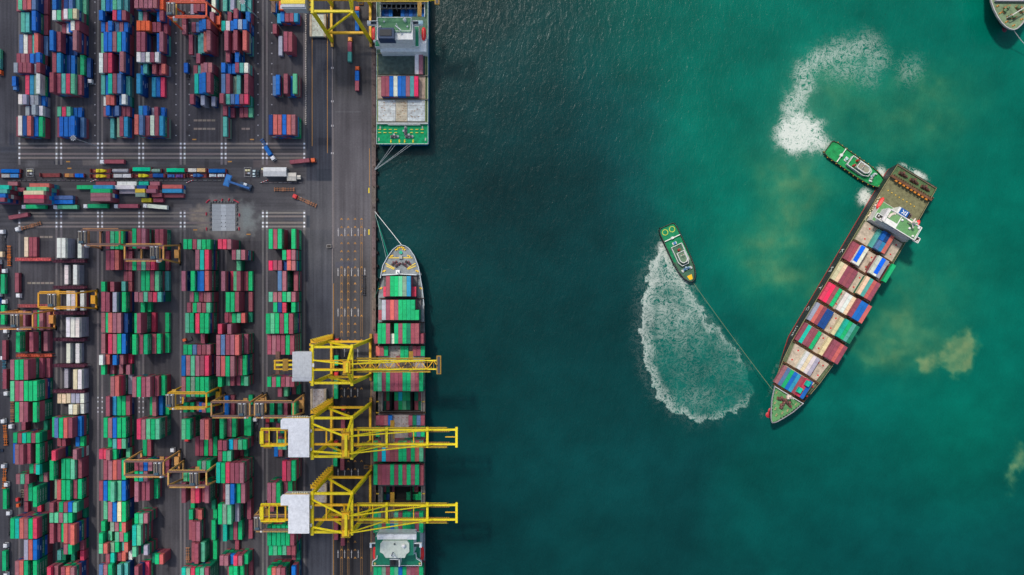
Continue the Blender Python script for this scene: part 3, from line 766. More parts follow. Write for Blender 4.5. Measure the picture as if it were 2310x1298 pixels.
# ---------------- ship-to-shore cranes ----------------
YEL = A(238, 194, 22); YE2 = A(214, 164, 24); YDK = A(150, 112, 30); GRY = A(150, 152, 156); DKG = A(60, 60, 62)
def quay_crane(py, label, tip, back, hb, house, roof, new, half=11.7, trolley=30, dirty=0.0):
    base = G(794, py); root = thing('quay_crane', label, 'crane', base, 0, 'cranes along the quay')
    q = lambda c: tuple(v*(1-dirty) for v in c)
    Y1, Y2, Y3 = q(YEL), q(YE2), q(YDK)
    P = lambda nm, mb, m=None: part(root, nm, mb, m, False)
    zt = 51.0; gz = 50.0
    # four legs on wheel bogies
    for sx, tx in ((-12.1, -11.6), (12.1, 10.6)):
        for sy in (-1, 1):
            mb = MB(); mb.hexa([(sx-.8, sy*half-.9, 1.6), (sx+.8, sy*half-.9, 1.6), (sx+.8, sy*half+.9, 1.6), (sx-.8, sy*half+.9, 1.6)],
                               [(tx-.9, sy*(half-.9)-.8, zt), (tx+.9, sy*(half-.9)-.8, zt), (tx+.9, sy*(half-.9)+.8, zt), (tx-.9, sy*(half-.9)+.8, zt)], Y1)
            lg = P('leg', mb)
            mb = MB(); mb.box(sx-.8, sx+.8, sy*half-3.6, sy*half+3.6, .5, 1.7, Y3)
            for wx in (-3, -1.5, 1.5, 3): mb.tube((sx-.3, sy*half+wx, .45), (sx+.3, sy*half+wx, .45), .45, DKG, 9)
            sub(lg, root, 'wheel_bogie', mb, None, False)
    for sx in (-12.1, 12.1):
        mb = MB(); mb.box(sx-.7, sx+.7, -half+1, half-1, 2.2, 4.0, Y2); P('sill_beam', mb)
    for sy in (-1, 1):
        mb = MB(); mb.beam((-12, sy*(half-.3), 16), (12, sy*(half-.3), 16), 1.3, 1.8, Y2); P('portal_beam', mb)
        mb = MB(); mb.beam((-11.9, sy*(half-.4), 17), (10.8, sy*(half-.9), zt-1), 1.0, 1.0, Y1); P('brace', mb)
        mb = MB(); mb.beam((-11.6, sy*(half-.9), zt), (10.6, sy*(half-.9), zt), 1.3, 1.5, Y1); P('top_beam', mb)
    for tx in (-11.6, 10.6):
        mb = MB(); mb.beam((tx, -half-.6, zt+.8), (tx, half+.6, zt+.8), 1.5, 1.6, Y1)
        if tx < 0:
            for k in range(9): mb.box(tx-1.6, tx-.8, -half+1+k*2.6, -half+2.4+k*2.6, zt+.3, zt+1.2, Y2)
        P('cross_beam', mb)
    # stair tower beside the landside leg
    mb = MB()
    for k in range(10):
        z = 4+k*4.8; y = half+1.6; x = -12.6+.05*k
        mb.box(x-1.6, x+1.4, y-.7, y+1.6, z, z+.15, Y2); mb.beam((x-1.2, y+1.4, z), (x+1.2, y+1.4, z+4.8), .5, .25, Y3)
        for a, b in ((-1.6, -.7), (1.4, -.7), (-1.6, 1.6), (1.4, 1.6)): mb.beam((x+a, y+b, z), (x+a, y+b, z+1.2), .12, .12, Y1)
        mb.beam((x-1.6, y+1.6, z+1.2), (x+1.4, y+1.6, z+1.2), .14, .14, Y1)
    P('stair_tower', mb)
    # main girders and the boom, with their walkways and ties
    for s in (-1, 1):
        mb = MB(); mb.beam((back, s*hb, gz), (13, s*hb, gz), 1.1 if new else .7, 1.8, Y2); P('girder', mb)
        mb = MB(); mb.beam((13.2, s*hb, gz), (tip, s*hb, gz), 1.0 if new else .7, 1.6, Y1)
        mb.beam((13.2, s*(hb+1.2), gz+1.0), (tip-6, s*(hb+1.2), gz+1.0), .7, .1, Y3); mb.beam((13.2, s*(hb+1.6), gz+1.9), (tip-6, s*(hb+1.6), gz+1.9), .12, .12, Y1)
        for k in range(int((tip-16)/2.4)): mb.beam((14+k*2.4, s*(hb+1.6), gz+.9), (14+k*2.4, s*(hb+1.6), gz+1.9), .1, .1, Y2)
        P('boom', mb)
    def tie(x, e, w1, z): mb = MB(); mb.beam((x, -hb-e, gz+z), (x, hb+e, gz+z), w1, w1, Y1 if e else Y2); P('boom_tie', mb)
    for x in ((back+.5, -27, -14, -4, 6, 14) if new else (back+.5, -26, -12, 0, 8)): tie(x, 0, .85, .5)
    if new:
        for x in (30, tip-17, tip-.6): tie(x, 1.6, 1.3, .9)
        for x in (22, 45): tie(x, 0, .5, .2)
        mb = MB(); mb.beam((tip-7, 0, gz), (tip-1, 0, gz), .5, .5, Y2); P('boom_end', mb)
    else:
        mb = MB()
        n = int((tip-13)/3.6)
        for k in range(n):
            x = 13+k*3.6; s = 1 if k % 2 else -1
            mb.beam((x, -hb*s, gz+.7), (x+3.6, hb*s, gz+.7), .4, .4, Y2); mb.beam((x, -hb, gz-.6), (x, hb, gz-.6), .35, .35, Y3)
        mb.box(tip-2.6, tip, -hb-2.8, hb+2.8, gz-.4, gz+.9, Y3); mb.box(tip-2.0, tip-.6, -hb-2.3, hb+2.3, gz+.95, gz+1.2, DKG)
        P('boom_lattice', mb)
    # walkway grating under the boom
    mb = MB()
    for s in (-1, 1):
        for k in range(int((tip-20)/1.1)): mb.box(16+k*1.1, 16.7+k*1.1, s*(hb-1.0)-.35, s*(hb-1.0)+.35, gz+.2, gz+.32, Y3)
    P('boom_walkway', mb)
    # A-frame with fore and back stays
    az, ay, ax = (74, 4.6, 12.0) if new else (64, 1.6, 10.5)
    for s in (-1, 1):
        mb = MB(); mb.beam((10.6, s*(half-1.2), zt+1), (ax, s*ay, az), 1.2, 1.2, Y1); mb.beam((ax-6, s*(hb+.4), zt+1), (ax, s*ay, az), .8, .8, Y2); P('mast_leg', mb)
        mb = MB(); mb.tube((-11.4, s*(half-4 if new else hb+.4), zt+1.5), (ax-.5, s*ay, az-.5), .62 if new else .45, Y1, 7); P('back_stay', mb)
        mb = MB()
        for x in ((31, tip-14) if new else (32, tip-8)): mb.tube((ax, s*ay, az), (x, s*hb, gz+1.2), .36 if new else .28, Y1, 6)
        P('fore_stay', mb)
    mb = MB(); mb.beam((ax, -ay-1, az), (ax, ay+1, az), 1.4, 1.6, Y1)
    mb.box(ax-3, ax+2, -ay-2.4, ay+2.4, az-2.6, az-2.4, Y3)
    for s in (-1, 1):
        mb.box(ax-2.2, ax+1.6, s*ay-1.6, s*ay+1.6, az-2.3, az-.2, Y2)
        for k in range(4): mb.beam((ax-3+k*1.6, s*(ay+2.4), az-2.4), (ax-3+k*1.6, s*(ay+2.4), az-1.2), .12, .12, Y1)
        mb.beam((ax-3, s*(ay+2.4), az-1.2), (ax+2, s*(ay+2.4), az-1.2), .14, .14, Y1)
    P('mast_head', mb)
    # machinery house
    x0, x1, y0, y1, z0, z1 = house; wall = A(168, 170, 172); rf = roof
    mb = MB()
    if new:
        nx = x0+4.2; pts = [(nx, y0), (x1, y0), (x1, y1), (x0+1.2, y1), (x0, y1-1.2), (x0, y1-6), (nx, y1-6)]
        mb.prism(pts, z0, z1, wall, wall); hs = P('machinery_house', mb)
        mb = MB(); mb.prism([(x-.25 if x < (x0+x1)/2 else x+.25, y+(.25 if y > 0 else -.25)) for x, y in pts], z1+.01, z1+.25, rf, rf); sub(hs, root, 'roof', mb, None, False)
        mb = MB()
        for k in range(7): mb.box(x1-9.5+k*1.3, x1-8.8+k*1.3, y1+.3, y1+1.3, z1-2, z1-.6, A(200, 196, 170))
        mb.box(x0+2, x1, y1+.3, y1+.6, z1-.4, z1+.1, Y2); mb.box(x1+.3, x1+1.2, y0+3, y0+4.6, z1-3, z1-1.2, wall); mb.box(x1+.3, x1+1.2, y1-8, y1-6.4, z1-3, z1-1.2, wall)
        sub(hs, root, 'vent', mb, None, False)
    else:
        mb.box(x0, x1, y0, y1, z0, z1, wall); hs = P('machinery_house', mb)
        mb = MB(); mb.box(x0-.2, x1+.2, y0+1.8, y1+.2, z1+.01, z1+.3, rf)
        for k in range(int((x1-x0)/1.0)): mb.box(x0+.4+k, x0+.5+k, y0+2, y1, z1+.31, z1+.38, tuple(v*.93 for v in rf))
        mb.box(x0-.8, x1+.4, y0-.6, y0+1.5, z1-1.2, z1-.9, A(176, 178, 180)); sub(hs, root, 'roof', mb, None, False)
        mb = MB(); mb.box(x1+.3, x1+1.3, -1, 1, z1-1.5, z1-.2, A(206, 208, 208)); sub(hs, root, 'vent', mb, None, False)
    # backreach frame
    mb = MB()
    xb = back
    if new:
        for y in (-hb-.8, hb+.8): mb.beam((xb, y, gz+1), (x0+1, y, gz+1), .7, .7, Y1); mb.beam((xb, y, gz+2.2), (x0+1, y, gz+2.2), .16, .16, Y1)
        for x in (xb, xb+4.5, xb+9): mb.beam((x, -hb-1, gz+1.2), (x, hb+1, gz+1.2), .5, .5, Y1)
        mb.box(xb-.4, xb+1.6, -hb+.6, hb-.6, gz+1.3, gz+2.6, Y1); mb.box(xb+1, xb+5.5, -hb-2.2, -hb+1, gz-1, gz+.4, Y3); mb.box(xb+1.6, xb+4, -2, 2, gz-.8, gz+.6, Y3)
    else:
        mb.beam((xb, 0, gz), (x0, 0, gz), 1.2, 1.2, Y1); mb.box(xb-2.5, xb-.2, -6.5, 6.5, gz-12, gz-10.5, A(96, 66, 52)); mb.box(xb+5, xb+8, -3.4, 3.4, gz-.2, gz+1, Y3)
        for y in (-3, 0, 3): mb.beam((xb-1.4, y, gz-10.6), (xb-1.4, y, gz), .14, .14, DKG)
    P('backreach_frame', mb)
    # trolley with its cab and spreader
    mb = MB(); t = trolley
    mb.box(t-3.4, t+3.4, -hb+.9, hb-.9, gz-.6, gz+.5, A(64, 58, 52))
    for k in range(5): mb.box(t-3+k*1.4, t-2.2+k*1.4, -hb+1.2, hb-1.2, gz+.55, gz+1.0, A(90, 76, 56))
    tr = P('trolley', mb)
    mb = MB(); mb.box(t+1.2, t+3.6, -hb+.4, -hb+2.2, gz-3.6, gz-1.2, A(200, 196, 186)); sub(tr, root, 'cab', mb, None, False)
    mb = MB(); mb.box(t-1.2, t+1.2, -6, 6, gz-20, gz-19.2, Y3)
    for a in (-.9, .9):
        for b in (-2, 2): mb.tube((t+a, b, gz-19.2), (t+a, b, gz-.6), .05, DKG, 4)
    sub(tr, root, 'spreader', mb, None, False)
    return root
HN = (-28.0, -12.6, -10.0, 11.2, 47.5, 55.5)
ROOFW = A(226, 232, 234)
quay_crane(805.5, 'yellow quay crane with grey machinery house and slender lattice boom, uppermost of the bottom three', 60.5, -33.5, 2.4, (-22.2, -11.8, -8.6, 7.4, 46, 53), A(178, 180, 180), False, 11.0, 41, .06)
quay_crane(951.5, 'yellow quay crane with white roofed machinery house over the middle of the berthed green ship', 69.8, -40.5, 4.1, HN, ROOFW, True)
quay_crane(1104, 'yellow quay crane with white roofed machinery house close to the berthed ship\'s bridge', 69.8, -40.5, 4.1, HN, ROOFW, True)
quay_crane(54, 'yellow quay crane with yellow roofed house, by the blue hulled ship at the top', 59.5, -36, 3.4, (-27.5, -14.5, -10.0, 9.0, 47.5, 57.0), A(246, 190, 40), False, 11.2, 46)
# ---------------- rubber-tyred yard cranes ----------------
def yard_crane(bl_i, py, label, col, tpos, rust=0.0, hgt=23.5, wb=4.3):
    a, b = RAILS[bl_i]; base = G((a+b)/2, py); root = thing('yard_crane', label, 'crane', base, 0, 'gantry cranes straddling the container blocks')
    P = lambda nm, mb, m=None: part(root, nm, mb, m, False)
    hx = (b-a)/2*S; c1 = A(*col); c2 = tuple(v*.7 for v in c1); c3 = A(112, 84, 74) if rust else c2
    for s in (-1, 1):
        mb = MB(); mb.beam((-hx, s*(wb-.2), hgt), (hx, s*(wb-.2), hgt), .95, 1.5, c3)
        mb.beam((-hx+1, s*(wb+.75), hgt+.5), (hx-1, s*(wb+.75), hgt+.5), .5, .08, c1); mb.beam((-hx+1, s*(wb+1.0), hgt+1.5), (hx-1, s*(wb+1.0), hgt+1.5), .1, .1, c1)
        P('girder', mb)
        for sx in (-1, 1):
            mb = MB(); mb.beam((sx*hx, s*(wb+1.3), 1.5), (sx*(hx-.1), s*(wb-.2), hgt), .8, .9, c1); lg = P('leg', mb)
            mb = MB()
            for k in (-.7, .7): mb.tube((sx*hx-.35, s*(wb+1.3)+k*1.1, .75), (sx*hx+.35, s*(wb+1.3)+k*1.1, .75), .75, A(34, 34, 36), 10)
            sub(lg, root, 'wheel', mb, M_RUBBER, False)
    for sx in (-1, 1):
        mb = MB(); mb.box(sx*hx-.5, sx*hx+.5, -wb-1.6, wb+1.6, 1.5, 2.6, c1); P('sill_beam', mb)
    mb = MB(); mb.box(hx-1.9, hx+.9, -2.6, 2.6, 2.6, 5.0, tuple(v*.95 for v in c1)); P('power_pack', mb)
    for sx in (-.98, .98):
        mb = MB(); mb.beam((sx*hx, -wb, hgt+.2), (sx*hx, wb, hgt+.2), .8, .9, c1); P('end_tie', mb)
    mb = MB(); t = tpos*hx
    mb.box(t-2.6, t+2.6, -wb+.4, wb-.4, hgt+.7, hgt+1.1, A(74, 74, 80))
    for x in (-2.2, -.8, 1.4): mb.box(t+x, t+x+.7, -wb+.8, wb-.8, hgt+1.15, hgt+1.7, A(120, 110, 96))
    mb.box(t-1.6, t+1.0, -wb+.6, -wb+2.0, hgt+1.2, hgt+2.4, A(60, 84, 96)); mb.box(t-2.4, t-.4, wb-1.3, wb-.7, hgt+1.2, hgt+1.6, A(226, 226, 226)); mb.box(t+.6, t+2.2, wb-1.3, wb-.7, hgt+1.2, hgt+1.6, A(220, 220, 220))
    tr = P('trolley', mb)
    mb = MB(); mb.box(t+.4, t+2.4, -wb-1.6, -wb+.2, hgt-2.6, hgt-.9, A(214, 216, 220)); mb.ball((t+1.7, -wb-.8, hgt+.9), .7, A(230, 232, 234)); sub(tr, root, 'cab', mb, None, False)
    mb = MB(); mb.box(t-1.2, t+1.2, -wb-1.6, wb+1.6, 18.6, 19.2, A(196, 150, 60) if not rust else c2)
    for s in (-1, 1): mb.tube((t, s*2, 19.2), (t, s*2, hgt+.7), .06, DKG, 4)
    sub(tr, root, 'spreader', mb, None, False)
    return root
yard_crane(4, 52, 'red orange gantry crane over the container block at the top of the yard', (226, 82, 44), -.82)
yard_crane(3, 574, 'tan legged gantry crane just below the road, beside the dusty washing pad', (206, 148, 76), .55, 1)
yard_crane(2, 541, 'brown gantry crane next to the white reefer stacks below the road', (170, 118, 78), -.9, 1)
yard_crane(1, 676, 'bright ochre gantry crane over the white reefer stacks', (214, 150, 30), -.25)
yard_crane(0, 720, 'orange brown gantry crane at the left edge of the yard', (204, 138, 66), .1, 1)
yard_crane(4, 891, 'bright ochre gantry crane right above the row of brown ones', (222, 164, 30), -.86)
yard_crane(5, 910, 'brown gantry crane joined end to end with another, its trolley far from the quay', (190, 142, 82), .62, 1)
yard_crane(6, 910, 'brown gantry crane reaching to the lane beside the quay, near the white machinery house', (196, 146, 84), -.72, 1)
yard_crane(3, 1037, 'tan gantry crane over red and green stacks in the lower yard', (206, 150, 84), .72, 1)
yard_crane(4, 1059, 'tan gantry crane one block nearer the quay than its neighbour in the lower yard', (204, 156, 84), .35, 1)
yard_crane(6, 1154, 'brown gantry crane partly under the machinery house of the lowest quay crane', (176, 134, 76), -.78, 1)
# ---------------- ships ----------------
def P3(px, py, z): return W(px, py, z)
def prect(mb, x0, x1, y0, y1, z0, z1, col):      # box whose top shows between these photo pixels
    a = W(x0, y1, z1); b = W(x1, y0, z1); mb.box(a[0], b[0], a[1], b[1], z0, z1, col)
def pflat(mb, x0, x1, y0, y1, z, col): a = W(x0, y1, z); b = W(x1, y0, z); mb.rect(a[0], b[0], a[1], b[1], z, col)
def hull(mb, top, col, low, zw=-3.0, inset=.93, boot=None, cen=None):
    cx = sum(p[0] for p in top)/len(top); cy_ = sum(p[1] for p in top)/len(top)
    if cen: cx, cy_ = cen
    sh = lambda f: [(cx+(x-cx)*f, cy_+(y-cy_)*(1-(1-f)*.25)) for x, y, z in top]
    mid = [(x, y, zw+1.2) for x, y in sh((inset+1)/2)]; lo = [(x, y, zw-.8) for x, y in sh(inset)]
    mb.loft(lo, mid, low); mb.loft(mid, top, col)
def rail(mb, pts, z, col, r=.07, hgt=1.1, step=4):
    for (a, b) in zip(pts, pts[1:]):
        mb.beam((a[0], a[1], z+hgt), (b[0], b[1], z+hgt), r*2.4, r*2, col)
        L = math.hypot(b[0]-a[0], b[1]-a[1])
        for k in range(max(1, int(L/step))):
            t = k/max(1, int(L/step)); x, y = a[0]+(b[0]-a[0])*t, a[1]+(b[1]-a[1])*t; mb.beam((x, y, z), (x, y, z+hgt), r*1.6, r*1.6, col)
def boat_shape(mb, c, L, B, hgt, ang, col, col2=None):
    M = Matrix.Translation(c) @ Matrix.Rotation(ang, 4, 'Z'); m2 = MB()
    n = 10; secs = []
    for i in range(n+1):
        t = -1+2*i/n; wv = math.sqrt(max(0, 1-abs(t)**3))*.9+.06
        secs.append([(t*L/2, wv*B/2*math.cos(a), wv*hgt*.5*math.sin(a)+.0) for a in [2*math.pi*k/8 for k in range(8)]])
    for a, b in zip(secs, secs[1:]): m2.loft(a, b, col)
    m2.add(secs[0], [tuple(range(8))], col); m2.add(secs[-1], [tuple(range(7, -1, -1))], col)
    m2.box(-L*.32, L*.3, -B*.12, B*.12, hgt*.44, hgt*.56, col2 or col); m2.xf(M); mb.add(m2.v, m2.f, m2.c)
def winch(mb, x, y, z, ang, c1, c2, s=1.0):
    ca, sa = math.cos(ang), math.sin(ang)
    T = lambda a, b, zz: (x+(a*ca-b*sa)*s, y+(a*sa+b*ca)*s, z+zz*s)
    mb.obox(x, y, 4.2*s, 1.5*s, z, z+.5*s, ang, c1); mb.tube(T(-1.8, 0, 1), T(-.4, 0, 1), .75*s, c2, 9); mb.tube(T(.2, 0, 1), T(1.4, 0, 1), .6*s, c2, 9); mb.tube(T(1.5, 0, 1), T(2.4, 0, 1), .35*s, c1, 8)
    p = T(-.1, .9, 0); mb.obox(p[0], p[1], 1.0*s, 1.0*s, z+.5*s, z+1.3*s, ang, c1)
def bitt(mb, x, y, z, ang, c, s=1.0):
    ca, sa = math.cos(ang), math.sin(ang); mb.obox(x, y, 1.9*s, .8*s, z, z+.15, ang, c)
    for t in (-.55, .55): mb.tube((x+ca*t*s, y+sa*t*s, z+.1), (x+ca*t*s, y+sa*t*s, z+.9*s), .26*s, c, 8)
GRN = A(0, 138, 84); WHT = A(206, 208, 206); RED = A(216, 40, 42); YLW = A(226, 190, 40)

# --- blue ship moored at the top, stern towards the viewer's bottom ---
z0 = 6.5
s1 = thing('container_ship', 'blue hulled container ship moored at the top of the quay with a green stern deck', 'ship', W(907, 150, -3))
P = lambda nm, mb, m=None: part(s1, nm, mb, m)
top = [W(*p, z0) for p in ((849.5, 320), (854, 326.5), (962, 326.5), (966.5, 320), (966.5, -420), (950, -520), (925, -580), (907, -600), (890, -580), (866, -520), (849.5, -420))]
mb = MB(); hull(mb, top, A(0, 84, 142), A(120, 40, 42), inset=.96); P('hull', mb)
mb = MB(); dk = A(86, 112, 92)
for x0, x1, y0, y1, c in ((849.5, 966.5, 281, 320, A(14, 140, 88)), (852, 964, 319.8, 326, A(14, 140, 88)), (849.5, 966.5, 38, 281, dk), (849.5, 858, -420, 38, dk), (957.5, 966.5, -420, 38, dk), (849.5, 966.5, -420, 4, dk), (868, 948, -580, -420, dk)):
    pflat(mb, x0, x1, y0, y1, z0+(.01 if c != dk else 0), c)
P('deck', mb, M_RUST)
mb = MB()
for x in (850.3, 965.8):
    a = W(x, 326, z0); b = W(x, -420, z0); rail(mb, [a[:2], b[:2]], z0, A(176, 196, 190), .1, 1.1, 6)
a = W(850.5, 325.6, z0); b = W(965.5, 325.6, z0); rail(mb, [a[:2], b[:2]], z0, WHT, .1, 1.1, 3); P('rail', mb)
mb = MB(); pflat(mb, 856, 960, 4, 38, .6, A(36, 38, 42)); prect(mb, 857.2, 858.4, 4, 38, .6, 8, A(160, 166, 160)); prect(mb, 957, 958.6, 4, 38, .6, 8, A(190, 192, 184))
for k in range(9): prect(mb, 861+k*10.6, 862+k*10.6, 9, 18, .6, 8.2, A(120, 124, 124))
prect(mb, 856, 960, 6, 9.5, 7.6, 8.4, A(112, 116, 120)); prect(mb, 858, 958, 18, 20, 6, 6.8, A(90, 92, 96)); P('open_hold', mb, M_RUST)
for (x0, x1, y0, y1, c) in ((853, 892.2, 226.5, 274, A(186, 190, 186)), (892.9, 918.6, 226.5, 274, A(178, 168, 146)), (919.3, 958.5, 226.5, 274, A(184, 190, 188)), (852, 959, 172, 222.5, A(172, 152, 132)), (853, 958, 122.5, 168, A(72, 88, 82))):
    mb = MB(); prect(mb, x0, x1, y0, y1, z0, 8.2, c)
    if y0 > 200:
        for k in range(26): xx = random.uniform(x0+1, x1-3); yy = random.uniform(y0+1, y1-3); mb.rect(*[W(xx, 0, 8.2)[0], W(xx+random.uniform(1, 4), 0, 8.2)[0]], *[W(0, yy+random.uniform(.6, 2), 8.2)[1], W(0, yy, 8.2)[1]], 8.203+k*.0008, vary(A(150, 116, 86), .3))
        for k in (1, 2, 3): mb.rect(W(x0, 0, 8.2)[0], W(x1, 0, 8.2)[0], W(0, y0+k*12+.5, 8.2)[1], W(0, y0+k*12, 8.2)[1], 8.23, A(140, 128, 112))
    P('hatch_cover', mb, M_RUST)
mb = MB()
for y in (120, 169.5, 223.5, 275.5): prect(mb, 851, 965, y, y+1.4, z0, 9.2, A(116, 112, 98))
prect(mb, 850.5, 965.5, 277, 279.4, z0, 9.0, A(186, 190, 186)); prect(mb, 875, 948, 281, 282, z0, 8.6, A(196, 198, 196)); P('breakwater', mb)
mb = MB()
for x in (851.5, 856, 959.5, 963.5): prect(mb, x, x+1.1, 122, 276, z0, 7.6, A(146, 158, 92))
P('walkway', mb)
mb = MB()
for y in (291.6, 298.8):
    for k in range(9):
        x = 853+k*12
        if 900 < x < 925: continue
        prect(mb, x, x+6.5, y, y+1.3, z0, 7.1, A(214, 190, 66))
P('rope_guide', mb)
for x, y, an, s in ((915, 296, math.pi/2, 1.2), (890, 309, 0, 1.2), (923, 309, 0, 1.2)):
    mb = MB(); p = W(x, y, z0); winch(mb, p[0], p[1], z0, an, A(150, 154, 156), A(74, 70, 74), s); P('winch', mb)
for x, y in ((882, 319), (901, 319), (913, 319), (932, 319), (858, 288), (953, 288), (855, 315), (960, 315)):
    mb = MB(); p = W(x, y, z0); bitt(mb, p[0], p[1], z0, math.pi/2, YLW if 860 < x < 950 else A(176, 176, 170)); P('bitt', mb)
mb = MB(); prect(mb, 858, 962, 78, 117, z0, 17, WHT); lower = P('accommodation_block', mb)
gd = A(20, 128, 88)
for xa, xb_ in ((846, 857), (930, 945)): mb = MB(); prect(mb, xa, xb_, 60, 106, 17, 22, WHT); pflat(mb, xa+.6, xb_-.6, 60.6, 105, 22.02, gd); P('side_deck', mb)
mb = MB(); b = [G(871, 129)[:2], G(947, 129)[:2], G(947, 92)[:2], G(871, 92)[:2]]; mb.prism(b, z0, 34.6, A(212, 212, 208))
for sx in (0, 1):
    for k in (0, 1):
        xx = (881 if sx == 0 else 931)+k*1.2; zz = 12-k*1.6
        mb.box(G(xx, 0)[0], G(xx+7, 0)[0], G(0, 129)[1]-.06, G(0, 129)[1], zz, zz+.7, A(110, 72, 52))
tower = P('bridge_tower', mb)
mb = MB(); pflat(mb, 853, 928, 41, 73, 35.0, A(86, 142, 98)); 
pts = [W(x, y, 34.6)[:2] for x, y in ((855, 72), (926, 72), (928.5, 42), (852, 42))]; mb.prism(pts, 34.6, 34.98, WHT, A(82, 140, 94)); sub(tower, s1, 'roof', mb)
mb = MB()
pts = [W(x, y, 34.6)[:2] for x, y in ((852, 41.5), (928.5, 41.5), (926, 72), (855, 72), (852, 41.5))]; rail(mb, pts, 35, WHT, .12, 1.0, 3)
for x, y in ((866, 49), (858, 60), (919, 60)): p = W(x, y, 36); mb.ball((p[0], p[1], 35.8), .6, WHT)
p = W(913, 45, 37); mb.tube((p[0], p[1], 35), (p[0], p[1], 37), .9, WHT, 10); mb.ball((p[0], p[1], 37.4), 1.1, WHT)
a = W(892, 58, 38); c_ = W(904, 68, 38); mb.beam((a[0], a[1], 38), (c_[0], c_[1], 38), .5, .5, WHT); mb.beam((a[0]+1, a[1], 35), (a[0]+1, a[1], 41), .4, .4, WHT); sub(tower, s1, 'mast', mb)
for sx in (0, 1):
    mb = MB(); xs = (828.5, 853) if sx == 0 else (927, 954)
    prect(mb, xs[0], xs[1], 47.5, 56, 31.8, 32.2, A(36, 52, 70)); prect(mb, xs[0], xs[1], 46.5, 48, 31.8, 33.4, WHT); prect(mb, xs[0], xs[1], 56, 57.2, 31.8, 33.4, WHT)
    xe = (828, 836) if sx == 0 else (944, 954); prect(mb, xe[0], xe[1], 47, 55, 31.9, 34, A(168, 200, 204) if sx else WHT); P('bridge_wing', mb)
mb = MB(); p = G(893, 128); mb.box(p[0]-4.6, p[0]+4.6, p[1]-1.0, p[1]+5.2, 30, 39, A(20, 52, 86)); mb.box(p[0]-3.4, p[0]+3.4, p[1]+.4, p[1]+4, 39, 39.5, A(22, 30, 40)); P('funnel', mb)
for s in (-1, 1):
    mb = MB(); a = W(889+s*14, 75, 36); b = W(889+s*44, 93, 27); mb.beam(a, b, .5, .5, WHT); mb.ball(b, .9, WHT); P('provision_crane', mb)
for x in (843, 956):
    mb = MB(); boat_shape(mb, W(x, 77, 17.5), 8.4, 2.9, 2.9, math.pi/2, RED, A(230, 90, 80)); P('lifeboat', mb)
SH1 = 'ship moored at the top'
GSH = 'containers carried by the ships'
for j, c in enumerate('rrbwbbptX'):
    x, y, _ = W(0, 0, 0); x = G(867.9+9.05*j+4.4, 0)[0]; y = W(0, 194.4, 13.7)[1]
    stackup(x, y, 8.25, 12.19, math.pi/2, c, 2, '', 'rrbnG', f"{ORD[j+1]} from left of the row across the {SH1}", 0, GSH)
for j, c in ((7, 'w'), (8, 'p')): cont(G(940.4+9.05*(j-7)+4.4, 0)[0], W(0, 145, 11)[1], 8.25, 12.19, math.pi/2, c, f"standing alone on the dark hatch of the {SH1}", True, True, group=GSH)
for j in range(11):
    cont(G(860.5+9*j+4.4, 0)[0], W(0, -24, 13)[1], 8.25+TH, 12.19, math.pi/2, random.choice('trbpw'), f"{ORD[j+1]} from left at the upper end of the {SH1}", True, group=GSH)
    if j not in (3, 4): cont(G(860.5+9*j+4.4, 0)[0], W(0, 29, 2)[1], .65, 6.06, math.pi/2, 'bnbrtbnbntb'[j], f"{ORD[j+1]} from left down in the open hold of the {SH1}", True, group=GSH)

# --- green line ship berthed below, bow up ---
z2, zf = 6.0, 8.6
s2 = thing('container_ship', 'grey decked container ship berthed under the yellow cranes, loaded with green and red containers', 'ship', W(907, 900, -3))
P = lambda nm, mb, m=None: part(s2, nm, mb, m)
fo = [(905.5, 552.5), (896, 555), (886, 563), (874, 579), (863, 599), (857, 630), (852.5, 668), (852, 700), (852, 1420), (959.5, 1420), (959.5, 760), (957, 690), (953, 650), (944.5, 602), (935, 577), (924, 561), (914, 554.5)]
top = [W(x, y, zf if y < 640 else z2) for x, y in fo]
mb = MB(); hull(mb, top, A(62, 74, 74), A(110, 50, 46), inset=.9); P('hull', mb)
DG = A(124, 130, 132)
mb = MB(); mb.flat([W(x, y, zf-.9)[:2] for x, y in [(905.5, 554), (897, 556), (887, 564), (875, 580), (864.5, 600), (859, 621), (951, 621), (943.5, 603), (934, 578), (923, 562), (913, 556)]], zf-.9, DG); P('forecastle_deck', mb, M_RUST)
mb = MB(); mb.flat([W(x, y, z2-.02)[:2] for x, y in [(859, 615), (853.5, 668), (853, 880), (959, 880), (958.5, 760), (956.5, 690), (950, 640), (947, 615)]], z2-.02, DG)
for ya, yb in ((929, 1096), (1136, 1420)): pflat(mb, 853, 959, ya, yb, z2-.02, DG)
for ya, yb in ((880, 930), (1095, 1137)): pflat(mb, 853, 861, ya, yb, z2-.02, A(96, 92, 88)); pflat(mb, 951, 959, ya, yb, z2-.02, A(120, 112, 104))
P('deck', mb, M_RUST)
mb = MB()
for q in (0, 1):
    pts = [W(x, y, zf)[:2] for x, y in ((905.5, 553), (896, 555.5), (886, 563.5), (874.5, 579.5), (863.5, 599.5), (858, 628))]
    if q: pts = [W(x, y, zf)[:2] for x, y in ((905.5, 553), (914, 555), (923.5, 561.5), (934.5, 577.5), (944, 602.5), (952.5, 650), (956.5, 690))]
    for a, b in zip(pts, pts[1:]): mb.beam((a[0], a[1], zf-.3), (b[0], b[1], zf-.3), .35, 1.4, A(176, 184, 188))
a = W(862, 621, 9.5); b = W(905, 618.5, 9.5); c_ = W(940, 620.5, 9.5)
mb.beam((a[0], a[1], 9), (b[0], b[1], 9), .5, 2.2, A(196, 202, 206)); mb.beam((b[0], b[1], 9), (c_[0], c_[1], 9), .5, 2.2, A(196, 202, 206)); P('bulwark', mb)
mb = MB(); p = W(904, 570, zf); mb.tube((p[0], p[1], zf-.9), (p[0], p[1], zf), 1.1, A(30, 150, 120), 10); P('hatch', mb)
